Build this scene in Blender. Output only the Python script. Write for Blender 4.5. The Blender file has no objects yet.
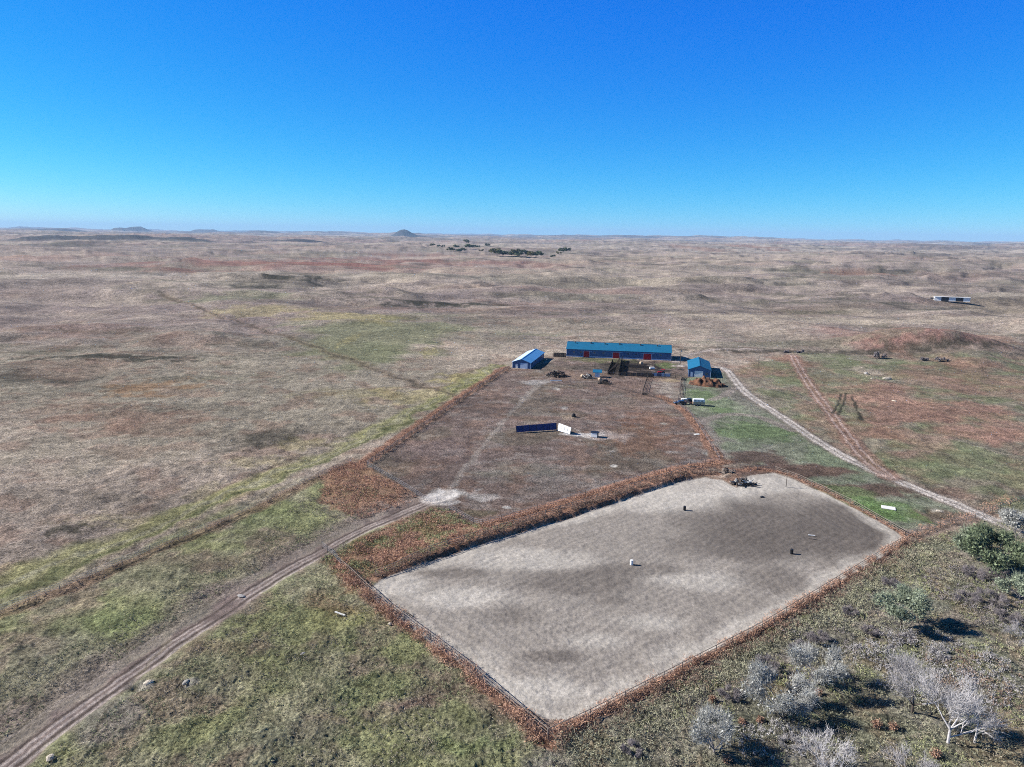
import bpy, math, random
import numpy as np
from mathutils import Vector, Matrix
R = math.radians
# ------------------------------------------------------------------ camera, sky, sun, exposure
SC = bpy.context.scene
COL = SC.collection
W, HH, FPX, CH = 1024, 767, 705.0, 60.0
PITCH = math.atan((383.5 - 234.9) / FPX)
ROLL = math.atan(13.6 / 1024.0)
_f = Vector((0, math.cos(PITCH), -math.sin(PITCH)))
_r = Vector((1, 0, 0)); _u = Vector((0, math.sin(PITCH), math.cos(PITCH)))
RX = _r * math.cos(ROLL) + _u * math.sin(ROLL)
UX = _u * math.cos(ROLL) - _r * math.sin(ROLL)
cd = bpy.data.cameras.new('camera'); cam = bpy.data.objects.new('camera', cd); COL.objects.link(cam)
cd.sensor_width = 36.0; cd.lens = FPX / W * 36.0; cd.clip_start = 0.5; cd.clip_end = 120000
M = Matrix((RX, UX, -_f)).transposed().to_4x4(); M.translation = (0, 0, CH)
cam.matrix_world = M
SC.camera = cam
SUN_EL, SUN_AZ = R(32), R(-81)         # azimuth clockwise from +Y
world = bpy.data.worlds.new('World'); SC.world = world; world.use_nodes = True
wn = world.node_tree; wn.nodes.clear()
sky = wn.nodes.new('ShaderNodeTexSky'); sky.sky_type = 'NISHITA'; sky.sun_disc = False
sky.sun_elevation = SUN_EL; sky.sun_rotation = SUN_AZ % (2 * math.pi)
sky.altitude = 900; sky.air_density = 0.8; sky.dust_density = 0.0; sky.ozone_density = 3.0
bg = wn.nodes.new('ShaderNodeBackground'); bg.inputs['Strength'].default_value = 0.10 / 2 ** 0.86
# grade of the Nishita sky towards the photograph's deep polarised blue: each channel gain * (0.1 c) ** gamma
sp = wn.nodes.new('ShaderNodeSeparateColor'); cb = wn.nodes.new('ShaderNodeCombineColor')
wn.links.new(sky.outputs[0], sp.inputs[0])
def wmath(op, a, b):
    q = wn.nodes.new('ShaderNodeMath'); q.operation = op
    for i, v in enumerate((a, b)):
        if isinstance(v, float): q.inputs[i].default_value = v
        else: wn.links.new(v, q.inputs[i])
    return q.outputs[0]
for i, (gain, gam) in enumerate(((9.3, 2.37), (10.7, 1.08), (11.3, .30))):
    v = wmath('MULTIPLY', sp.outputs[i], 0.1)
    o_ = wmath('MULTIPLY', wmath('POWER', v, gam), gain)
    if i:
        mr = wn.nodes.new('ShaderNodeMapRange'); mr.interpolation_type = 'SMOOTHSTEP'
        mr.inputs[1].default_value = .17 if i == 2 else .06; mr.inputs[2].default_value = .39 if i == 2 else .20; mr.inputs[3].default_value = .10 if i == 2 else .35; mr.inputs[4].default_value = 1.0
        wn.links.new(v, mr.inputs[0]); o_ = wmath('MULTIPLY', o_, mr.outputs[0])
    wn.links.new(o_, cb.inputs[i])
wo = wn.nodes.new('ShaderNodeOutputWorld')
wn.links.new(cb.outputs[0], bg.inputs[0]); wn.links.new(bg.outputs[0], wo.inputs[0])
sl = bpy.data.lights.new('sun', 'SUN'); sl.energy = 5.0; sl.angle = R(0.5); sl.color = (1.0, 0.955, 0.885)
so = bpy.data.objects.new('sun', sl); COL.objects.link(so)
sdir = Vector((math.sin(SUN_AZ) * math.cos(SUN_EL), math.cos(SUN_AZ) * math.cos(SUN_EL), math.sin(SUN_EL)))
so.rotation_euler = sdir.to_track_quat('Z', 'Y').to_euler(); so.location = (0, 0, 100)
SC.view_settings.view_transform = 'Standard'; SC.view_settings.look = 'None'
SC.view_settings.exposure = 0.86; SC.view_settings.gamma = 1.0
SC.cycles.max_bounces = 5; SC.cycles.diffuse_bounces = 2; SC.cycles.volume_bounces = 0
SC.cycles.transparent_max_bounces = 8
SC.cycles.use_denoising = False
SC.cycles.pixel_filter_type = 'BLACKMAN_HARRIS'; SC.cycles.filter_width = 1.0

# ------------------------------------------------------------------ numpy noise
_rs = np.random.RandomState(7)
_P = _rs.permutation(1024)
_A = _rs.rand(1024) * 2 * np.pi
_GX, _GY = np.cos(_A), np.sin(_A)
def pn(x, y, s=0):
    xf = np.floor(x); yf = np.floor(y)
    xi = xf.astype(np.int64); yi = yf.astype(np.int64)
    fx = x - xf; fy = y - yf
    u = fx * fx * fx * (fx * (fx * 6 - 15) + 10); v = fy * fy * fy * (fy * (fy * 6 - 15) + 10)
    def g(ix, iy, dx, dy):
        h = _P[(_P[(ix + s * 131) & 1023] + iy + s * 57) & 1023]
        return _GX[h] * dx + _GY[h] * dy
    a = g(xi, yi, fx, fy); b = g(xi + 1, yi, fx - 1, fy)
    c = g(xi, yi + 1, fx, fy - 1); d = g(xi + 1, yi + 1, fx - 1, fy - 1)
    return ((a + (b - a) * u) * (1 - v) + (c + (d - c) * u) * v) * 1.5
def fbm(x, y, lam, octv=4, s=0, gain=0.5):
    x = np.asarray(x, float) / lam; y = np.asarray(y, float) / lam
    t = 0; a = 1.0
    for i in range(octv):
        t = t + a * pn(x + 17.3 * i, y - 9.1 * i, s + i); a *= gain; x = x * 2.03; y = y * 2.03
    return t
def ss(a, b, v):
    t = np.clip((v - a) / (b - a), 0, 1); return t * t * (3 - 2 * t)

# ------------------------------------------------------------------ photo geometry -> ground
def ray(px, py):
    return (_f + RX * ((px - 512) / FPX) - UX * ((py - 383.5) / FPX))
def G(px, py, z=0.0):
    d = ray(px, py); t = (z - CH) / d.z
    return (d.x * t, d.y * t)
def horizon(px): return 236.5 + (px - 512) * 13 / 1024.

SCARPS = ((420, 801, .14, 3.6, 280, 600), (1400, 811, .2, 5.0, 700, 1500), (300, 821, .18, 2.8, 230, 430))
BUMPS = []   # x,y,a,b,rot,height,power
def add_hill(px, py, dist, wpx, depth, height, power=1.6, rot=0.0):
    d = ray(px, py); d2 = Vector((d.x, d.y)).normalized()
    BUMPS.append((d2.x * dist, d2.y * dist, wpx * dist / FPX, depth, rot, height, power))
def berm(x, y):
    k = (x > -45) & (x < 75) & (y > 105) & (y < 200)
    o = np.zeros(x.shape)
    if k.any():
        xx = np.atleast_1d(x)[np.atleast_1d(k)]; yy = np.atleast_1d(y)[np.atleast_1d(k)]
        ad = poly_sd(xx, yy, ARENA); d, _s = line_sd(xx, yy, ARENA_N)
        v = ss(2, 12, np.hypot(xx - ARENA_N[0][0], yy - ARENA_N[0][1])) * ss(1, 9, np.hypot(xx - ARENA_N[-1][0], yy - ARENA_N[-1][1])) * .75 * ss(.1, 1.0, ad + .35 * fbm(xx, yy, 3, 2, 8)) * ss(8.5, 4.0, d)
        if o.ndim: o[k] = v
        else: o = v[0]
    return o
def height(x, y):
    x = np.asarray(x, float); y = np.asarray(y, float)
    r = np.hypot(x, y)
    rr = np.hypot((x - 55) / 1.0, (y - 210) / 1.0)
    h = ss(170, 480, rr) * 5.2 * fbm(x, y, 150, 4, 3) + ss(120, 260, rr) * 0.9 * fbm(x, y, 45, 3, 9)
    h = h - ss(300, 700, rr) * 0.5
    rid = 1 - np.abs(fbm(x, y, 620, 4, 21))
    h = h + ss(500, 1700, r) * (17 * fbm(x * .45, y, 900, 2, 15) + 7 * (rid - .75))
    h = h + ss(320, 700, rr) * 2.6 * (1 - 2.2 * np.abs(fbm(x * .5, y, 260, 3, 23, .5))) * (.5 + .8 * ss(-.2, .4, fbm(x, y, 500, 2, 24)))
    wxs = x + 60 * fbm(x, y, 260, 3, 71); wys = y + 60 * fbm(x, y, 260, 3, 72)
    for lam, sd, th, hh_, r0, r1 in SCARPS:
        sc = fbm(wxs * .42, wys * 1.1, lam, 4, sd, .5)
        h = h + ss(r0, r1, rr) * hh_ * (ss(th, th + .10, sc) - .4)
    az = np.arctan2(x, y)
    rid2 = 1 - np.abs(fbm(x * 0.8, y, 3600, 5, 33, .55)) * 1.3
    amp = 42 + 26 * ss(0.25, -0.7, az)
    h = h + ss(2500, 9000, r) * (amp * (rid2 - 0.62) + 14 * fbm(x, y, 1100, 4, 41))
    big = ss(0.05, 0.5, fbm(x, y, 6500, 3, 51))
    h = h + ss(9000, 20000, r) * (70 * big * (0.8 + .5 * fbm(x, y, 1500, 3, 61)) + 10)
    h = h + berm(x, y)
    for (bx, by, a, b, rot, hh, pw) in BUMPS:
        c, s_ = math.cos(rot), math.sin(rot)
        dx = (x - bx); dy = (y - by)
        q = np.sqrt(((dx * c + dy * s_) / a) ** 2 + ((-dx * s_ + dy * c) / b) ** 2)
        k = q < 4
        if not k.any(): continue
        if x.ndim == 0: k = Ellipsis
        q = q[k] * (1 + .12 * fbm(x[k], y[k], a * .7, 3, 77))
        h = np.array(h, float); h[k] += hh * np.exp(-np.minimum(q, 6) ** (pw * 1.5))
    return h
add_hill(402, 236, 12500, 9, 350, 100, 1.5)       # the lone butte
add_hill(413, 237, 12400, 20, 400, 60, 1.3)
add_hill(130, 235, 19000, 9, 700, 112, 3)
add_hill(205, 236, 21000, 10, 700, 70, 3)
add_hill(45, 240, 5200, 24, 230, 28, 2)
add_hill(115, 241, 5000, 34, 230, 27, 2)
add_hill(185, 242, 4900, 20, 200, 22, 2)
add_hill(60, 240, 14000, 30, 400, 75, 2)
add_hill(300, 242, 5600, 26, 200, 20, 2)
add_hill(265, 240, 16000, 16, 500, 70, 3)
add_hill(925, 300, 468, 66, 26, 9.0, 2.0)
add_hill(985, 300, 455, 50, 24, 4.0, 1.6)          # red mound on the right
add_hill(985, 300, 425, 26, 18, 2.8, 1.6)
add_hill(290, 300, 900, 45, 50, 9.1, 1.5)
add_hill(620, 300, 640, 40, 35, 4, 1.5)
add_hill(70, 300, 500, 60, 25, 4.0, 1.5)
add_hill(190, 300, 430, 45, 18, 3.0, 1.5)
def on_ground(px, py):
    z = 0.0
    for _ in range(6):
        x, y = G(px, py, z); z = .5 * z + .5 * float(height(np.array([x]), np.array([y]))[0])
    return x, y, float(height(np.array([x]), np.array([y]))[0])
def gz(x, y): return float(height(np.array([x]), np.array([y]))[0])

# ------------------------------------------------------------------ materials
def new_mat(name, color, rough=0.85, metallic=0.0, var=0.18, scale=3.0, bump=0.0, island=None, spec=0.3, stripes=None, col2=None, trans=0.0):
    m = bpy.data.materials.new(name); m.use_nodes = True
    nt = m.node_tree; b = nt.nodes['Principled BSDF']
    b.inputs['Roughness'].default_value = rough; b.inputs['Metallic'].default_value = metallic
    b.inputs['Specular IOR Level'].default_value = spec
    tc = nt.nodes.new('ShaderNodeTexCoord')
    nz = nt.nodes.new('ShaderNodeTexNoise'); nz.inputs['Scale'].default_value = scale; nz.inputs['Detail'].default_value = 6
    nz.inputs['Roughness'].default_value = .65
    nt.links.new(tc.outputs['Object'], nz.inputs['Vector'])
    cr = nt.nodes.new('ShaderNodeMapRange'); cr.inputs[1].default_value = .3; cr.inputs[2].default_value = .7
    cr.inputs[3].default_value = 1 - var; cr.inputs[4].default_value = 1 + var
    nt.links.new(nz.outputs[0], cr.inputs[0])
    mx = nt.nodes.new('ShaderNodeVectorMath'); mx.operation = 'SCALE'
    if col2 is not None or island is not None:
        mix = nt.nodes.new('ShaderNodeMix'); mix.data_type = 'RGBA'
        mix.inputs['A'].default_value = (*color, 1); mix.inputs['B'].default_value = (*(col2 or color), 1)
        if island is not None:
            ge = nt.nodes.new('ShaderNodeNewGeometry'); nt.links.new(ge.outputs['Random Per Island'], mix.inputs['Factor'])
        else:
            n2 = nt.nodes.new('ShaderNodeTexNoise'); n2.inputs['Scale'].default_value = scale * .6; n2.inputs['Detail'].default_value = 4
            nt.links.new(tc.outputs['Object'], n2.inputs['Vector'])
            r2 = nt.nodes.new('ShaderNodeMapRange'); r2.inputs[1].default_value = .42; r2.inputs[2].default_value = .6
            nt.links.new(n2.outputs[0], r2.inputs[0]); nt.links.new(r2.outputs[0], mix.inputs['Factor'])
        nt.links.new(mix.outputs['Result'], mx.inputs[0])
    else:
        mx.inputs[0].default_value = color
    nt.links.new(cr.outputs[0], mx.inputs['Scale'])
    nt.links.new(mx.outputs[0], b.inputs['Base Color'])
    if trans:
        b.inputs['Transmission Weight'].default_value = 0
    if stripes:
        wv = nt.nodes.new('ShaderNodeTexWave'); wv.bands_direction = stripes[0]; wv.inputs['Scale'].default_value = stripes[1]
        nt.links.new(tc.outputs['Object'], wv.inputs['Vector'])
        bp = nt.nodes.new('ShaderNodeBump'); bp.inputs['Strength'].default_value = .8; bp.inputs['Distance'].default_value = .05
        nt.links.new(wv.outputs['Fac'], bp.inputs['Height']); nt.links.new(bp.outputs[0], b.inputs['Normal'])
    elif bump:
        bp = nt.nodes.new('ShaderNodeBump'); bp.inputs['Strength'].default_value = bump; bp.inputs['Distance'].default_value = .1
        nt.links.new(nz.outputs[0], bp.inputs['Height']); nt.links.new(bp.outputs[0], b.inputs['Normal'])
    return m
MT = dict(
    teal=new_mat('teal_roof_metal', (0.008, 0.125, 0.235), .5, 0, .12, .4, stripes=('X', 1.1), spec=.4),
    roofblue=new_mat('blue_roof_metal', (0.12, 0.36, 0.68), .4, 0.0, .10, .4, stripes=('X', 1.1), spec=.7),
    blue=new_mat('blue_wall_metal', (0.06, 0.125, 0.245), .5, 0, .14, .5, stripes=('X', 1.1)),
    glaresheet=new_mat('blue_roof_painted_glare', (0.55, 0.66, 0.82), .35, 0, .1, .4, stripes=('X', 1.1), spec=.7),  # blue roof metal with sun glare put into its colour
    trim=new_mat('pale_trim', (0.45, 0.55, 0.68), .5, 0, .1),
    red=new_mat('red_paint', (0.42, 0.01, 0.02), .5, 0, .12),
    white=new_mat('white_paint', (0.74, 0.74, 0.72), .5, 0, .08),
    dirtywhite=new_mat('weathered_white_paint', (0.58, 0.57, 0.53), .6, 0, .2, 1.5),
    navy=new_mat('navy_sheet_metal', (0.012, 0.035, 0.16), .5, 0, .3, 1.2, stripes=('X', 2.0)),
    black=new_mat('black_plastic', (0.012, 0.012, 0.014), .45, 0, .1),
    dark=new_mat('dark_metal', (0.04, 0.04, 0.045), .5, .3, .2),
    steel=new_mat('galvanised_steel', (0.36, 0.38, 0.40), .5, .5, .15),
    wood=new_mat('grey_weathered_wood', (0.20, 0.165, 0.14), .9, 0, .3, 4, bump=.4),
    darkwood=new_mat('dark_creosote_wood', (0.07, 0.055, 0.045), .9, 0, .3, 4),
    glass=new_mat('dark_window_glass', (0.03, 0.05, 0.08), .08, 0, .05, spec=.8),
    rubber=new_mat('tyre_rubber', (0.015, 0.015, 0.015), .9, 0, .1),
    carblack=new_mat('black_car_paint', (0.015, 0.017, 0.022), .2, 0, .05, spec=.7),
    tan=new_mat('tan_siding', (0.42, 0.32, 0.22), .7, 0, .15),
    rock=new_mat('pale_sandstone', (0.46, 0.40, 0.32), .95, 0, .3, 1.5, bump=.6),
    greyrock=new_mat('grey_rock', (0.33, 0.31, 0.29), .95, 0, .3, 1.5, bump=.6),
    concrete=new_mat('pale_concrete', (0.66, 0.65, 0.62), .8, 0, .1),
    manure=new_mat('rusty_old_hay', (0.16, 0.075, 0.042), 1, 0, .5, 1.2, bump=1, col2=(0.05, 0.028, 0.02)),
    bark_white=new_mat('bleached_bark', (0.46, 0.435, 0.425), .9, 0, .3, 5),
    bark_grey=new_mat('grey_bark', (0.24, 0.215, 0.205), .9, 0, .35, 4),
    bark_dark=new_mat('dark_bark', (0.07, 0.055, 0.045), .9, 0, .3, 5),
    twig_grey=new_mat('grey_twigs', (0.34, 0.32, 0.315), .9, 0, .3, 2),
    twig_dark=new_mat('purple_grey_twigs', (0.205, 0.18, 0.18), .9, 0, .4, 1.5),
    leaf_silver=new_mat('silver_green_leaves', (0.45, 0.45, 0.42), .8, 0, .3, 1.0, island=1, col2=(0.27, 0.27, 0.245)),
    leaf_greygreen=new_mat('grey_green_leaves', (0.31, 0.35, 0.25), .8, 0, .3, 1.0, island=1, col2=(0.17, 0.20, 0.13)),
    leaf_green=new_mat('green_leaves', (0.19, 0.23, 0.13), .8, 0, .35, 1.0, island=1, col2=(0.09, 0.115, 0.065)),
    leaf_far=new_mat('distant_cottonwood_leaves', (0.12, 0.145, 0.06), .8, 0, .4, .1, island=1, col2=(0.06, 0.085, 0.04)),
    leaf_gold=new_mat('yellowing_leaves', (0.26, 0.22, 0.07), .8, 0, .4, .1, island=1, col2=(0.10, 0.10, 0.04)),
    leaf_rust=new_mat('rusty_leaves', (0.52, 0.34, 0.24), .9, 0, .3, 2, island=1, col2=(0.16, 0.07, 0.04)),
    weed_rust=new_mat('rust_weed_stems', (0.54, 0.32, 0.215), .95, 0, .3, .25, island=1, col2=(0.36, 0.22, 0.155)),
    weed_brown=new_mat('brown_weed_stems', (0.34, 0.235, 0.175), .95, 0, .35, .25, island=1, col2=(0.17, 0.12, 0.09)),
    grass_green=new_mat('green_tufts', (0.36, 0.37, 0.19), .95, 0, .3, .12, island=1, col2=(0.24, 0.25, 0.13)),
    grass_olive=new_mat('olive_scrub', (0.37, 0.35, 0.24), .95, 0, .3, .12, island=1, col2=(0.22, 0.22, 0.145)),
    grass_dry=new_mat('dry_tufts', (0.40, 0.34, 0.25), .95, 0, .3, .12, island=1, col2=(0.26, 0.22, 0.165)),
)

# ------------------------------------------------------------------ mesh builder and object helpers
class MB:
    def __init__(s): s.v = []; s.f = []
    def add(s, vs, fs):
        n = len(s.v); s.v += [tuple(v) for v in vs]; s.f += [tuple(i + n for i in f) for f in fs]
        return s
    def box(s, c, d, rz=0, taper=1.0):
        cx, cy, cz = c; a, b, h = d[0] / 2, d[1] / 2, d[2] / 2
        co, si = math.cos(rz), math.sin(rz); vs = []
        for k, t in ((-h, 1), (h, taper)):
            for x, y in ((-a, -b), (a, -b), (a, b), (-a, b)):
                x *= t; y *= t
                vs.append((cx + x * co - y * si, cy + x * si + y * co, cz + k))
        return s.add(vs, [(3, 2, 1, 0), (4, 5, 6, 7), (0, 1, 5, 4), (1, 2, 6, 5), (2, 3, 7, 6), (3, 0, 4, 7)])
    def tube(s, p, q, r0, r1=None, n=6, cap=True):
        r1 = r0 if r1 is None else r1
        p = Vector(p); q = Vector(q); d = (q - p)
        if d.length < 1e-6: return s
        d.normalize(); a = d.orthogonal().normalized(); b = d.cross(a); vs = []
        for c, r in ((p, r0), (q, r1)):
            for i in range(n):
                t = 2 * math.pi * i / n; vs.append(c + a * (r * math.cos(t)) + b * (r * math.sin(t)))
        fs = [(i, (i + 1) % n, n + (i + 1) % n, n + i) for i in range(n)]
        if cap: fs += [tuple(range(n - 1, -1, -1)), tuple(range(n, 2 * n))]
        return s.add(vs, fs)
    def lathe(s, c, prof, n=16, axis='Z'):
        vs = []; k = len(prof)
        for (r, z) in prof:
            for i in range(n):
                t = 2 * math.pi * i / n
                p = (r * math.cos(t), r * math.sin(t), z)
                if axis == 'Y': p = (p[0], p[2], p[1])
                vs.append((c[0] + p[0], c[1] + p[1], c[2] + p[2]))
        fs = [(j * n + i, j * n + (i + 1) % n, (j + 1) * n + (i + 1) % n, (j + 1) * n + i) for j in range(k - 1) for i in range(n)]
        fs += [tuple(range(n - 1, -1, -1)), tuple(range((k - 1) * n, k * n))]
        return s.add(vs, fs)
    def prism(s, prof, y0, y1):   # profile in xz, extruded along y
        n = len(prof); vs = [(x, y0, z) for x, z in prof] + [(x, y1, z) for x, z in prof]
        return s.add(vs, [tuple(range(n)), tuple(range(2 * n - 1, n - 1, -1))] + [(i, n + i, n + (i + 1) % n, (i + 1) % n) for i in range(n)])
    def build(s, name, mat, parent=None, loc=(0, 0, 0), rz=0.0, bevel=0, smooth=False):
        me = bpy.data.meshes.new(name); me.from_pydata(s.v, [], s.f)
        me.materials.append(MT[mat] if isinstance(mat, str) else mat)
        o = bpy.data.objects.new(name, me); COL.objects.link(o); o.parent = parent
        o.location = loc; o.rotation_euler = (0, 0, rz)
        if smooth: me.polygons.foreach_set('use_smooth', [True] * len(me.polygons))
        if bevel:
            b = o.modifiers.new('bevel', 'BEVEL'); b.width = bevel; b.segments = 2; b.limit_method = 'ANGLE'
        return o
def tag(o, label=None, cat=None, group=None, kind=None):
    if label: o['label'] = label
    if cat: o['category'] = cat
    if group: o['group'] = group
    if kind: o['kind'] = kind
    return o
def thing(name, label, cat, loc, rz=0.0, group=None):
    o = bpy.data.objects.new(name, None); COL.objects.link(o); o.location = loc; o.rotation_euler = (0, 0, rz)
    return tag(o, label, cat, group)
def raw_mesh(name, V, F, mat, parent=None):
    V = np.asarray(V, np.float32); F = np.asarray(F, np.int32); k = F.shape[1]
    me = bpy.data.meshes.new(name); me.vertices.add(len(V)); me.vertices.foreach_set('co', V.ravel())
    me.loops.add(F.size); me.loops.foreach_set('vertex_index', F.ravel())
    me.polygons.add(len(F)); me.polygons.foreach_set('loop_start', np.arange(0, F.size, k, dtype=np.int32))
    me.materials.append(MT[mat] if isinstance(mat, str) else mat)
    me.update(calc_edges=True)
    o = bpy.data.objects.new(name, me); COL.objects.link(o); o.parent = parent
    return o

# ------------------------------------------------------------------ terrain sheet
def near_box(x, y, pts, mar):
    p = np.asarray(pts, float); lo = p.min(0) - mar; hi = p.max(0) + mar
    return (x > lo[0]) & (x < hi[0]) & (y > lo[1]) & (y < hi[1])
def poly_sd(x, y, pts):
    k = near_box(x, y, pts, 30); o = np.full(x.shape, 30.0)
    if k.any(): o[k] = _poly_sd(x[k], y[k], pts)
    return o
def line_sd(x, y, pts):
    k = near_box(x, y, pts, 30); d = np.full(x.shape, 60.0); s = np.full(x.shape, 60.0)
    if k.any(): d[k], s[k] = _line_sd(x[k], y[k], pts)
    return d, s
def _poly_sd(x, y, pts):
    """signed distance (negative inside)"""
    pts = np.asarray(pts, float); n = len(pts); d = np.full(x.shape, 1e18); ins = np.zeros(x.shape, bool)
    for i in range(n):
        ax, ay = pts[i]; bx, by = pts[(i + 1) % n]
        ex, ey = bx - ax, by - ay; t = np.clip(((x - ax) * ex + (y - ay) * ey) / (ex * ex + ey * ey + 1e-12), 0, 1)
        d = np.minimum(d, (x - ax - t * ex) ** 2 + (y - ay - t * ey) ** 2)
        c = ((ay > y) != (by > y)) & (x < (bx - ax) * (y - ay) / (by - ay + 1e-12) + ax); ins ^= c
    d = np.sqrt(d); return np.where(ins, -d, d)
def _line_sd(x, y, pts):
    """distance to polyline and signed side offset"""
    pts = np.asarray(pts, float); d = np.full(x.shape, 1e18); sgn = np.zeros(x.shape)
    for i in range(len(pts) - 1):
        ax, ay = pts[i]; bx, by = pts[i + 1]; ex, ey = bx - ax, by - ay
        L = math.hypot(ex, ey); t = np.clip(((x - ax) * ex + (y - ay) * ey) / (L * L), 0, 1)
        q = (x - ax - t * ex) ** 2 + (y - ay - t * ey) ** 2; sd = ((x - ax) * ey - (y - ay) * ex) / L
        k = q < d; sgn = np.where(k, sd, sgn); d = np.where(k, q, d)
    d = np.sqrt(d); return d, np.sign(sgn) * d
def IM(pts): return [G(*p) for p in pts]
def smooth_line(pts, k=3):
    pts = [np.array(p, float) for p in pts]
    for _ in range(k):
        q = [pts[0]]
        for a, b in zip(pts[:-1], pts[1:]): q += [a * .75 + b * .25, a * .25 + b * .75]
        q.append(pts[-1]); pts = q
    return [tuple(p) for p in pts]
ARENA = IM([(372, 588), (382, 580), (420, 564), (470, 548), (560, 521), (640, 495), (685, 480), (705, 477), (722, 480), (737, 488), (748, 476), (775, 473), (800, 482), (850, 506), (893, 529), (902, 536), (900, 543), (880, 558), (760, 626), (620, 698), (592, 714), (565, 720), (545, 718), (520, 706), (480, 678), (420, 634), (380, 604), (370, 594)])
PADDOCK = IM([(367, 466), (440, 416), (508, 369), (530, 369), (566, 357), (672, 361), (700, 372), (684, 400), (700, 428), (720, 460), (690, 466), (600, 492), (520, 519), (480, 527), (445, 512), (420, 497)])
LAWN = IM([(684, 378), (725, 372), (770, 408), (830, 449), (900, 486), (965, 512), (915, 530), (900, 529), (850, 502), (800, 478), (760, 468), (722, 455), (700, 425), (684, 402)])
ROAD = smooth_line(IM([(676, 366), (700, 365), (726, 368), (733, 378), (745, 393), (775, 412), (830, 450), (880, 474), (940, 498), (1000, 523), (1060, 552)]))
LOOP = smooth_line(IM([(676, 362), (690, 354), (715, 349.5), (735, 349), (760, 350)]))
REDTRACK = smooth_line(IM([(793, 356), (803, 376), (818, 396), (836, 420), (850, 440), (868, 462), (890, 477)]))
DIRT = smooth_line(IM([(-60, 815), (5, 765), (60, 721), (135, 669), (200, 623), (250, 590), (300, 561), (360, 529), (425, 502), (447, 494)]))
GREENSTRIP = smooth_line(IM([(-120, 640), (0, 592), (80, 553), (200, 507), (300, 466), (365, 436), (440, 398), (500, 364)]))
DARKSTRIP = smooth_line(IM([(-120, 665), (0, 615), (60, 592), (150, 553), (230, 521), (300, 487), (352, 460)]))
VALLEY = smooth_line(IM([(165, 294), (215, 312), (262, 330), (330, 352), (400, 380), (455, 396)]))
FOOTTRACK = smooth_line(IM([(447, 494), (470, 462), (500, 425), (520, 402), (535, 388), (552, 376)]))
W_FENCE = IM([(367, 466), (440, 415), (509, 368)])
N_BAND = smooth_line(IM([(478, 530), (520, 520), (600, 495), (690, 468), (722, 462)]), 2)
ARENA_N = smooth_line(IM([(376, 578), (430, 557), (480, 541), (560, 516), (640, 490), (690, 474), (715, 474)]), 2)
ARENA_NE = smooth_line(IM([(735, 470), (760, 468), (800, 478), (850, 503), (905, 535)]), 2)
ARENA_SE = IM([(907, 540), (762, 629), (625, 700), (590, 718), (548, 738)])
ARENA_SW = IM([(341, 566), (380, 602), (460, 662), (548, 738)])
E_BAND = smooth_line(IM([(660, 396), (683, 408), (700, 430), (718, 458)]), 2)
RUST_A = IM([(330, 470), (350, 462), (372, 468), (420, 499), (398, 507), (360, 520), (320, 500)])
RUST_B = IM([(430, 508), (452, 510), (484, 530), (520, 524), (500, 536), (450, 552), (405, 566), (372, 578), (352, 590), (332, 572), (320, 558), (372, 533)])

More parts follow.
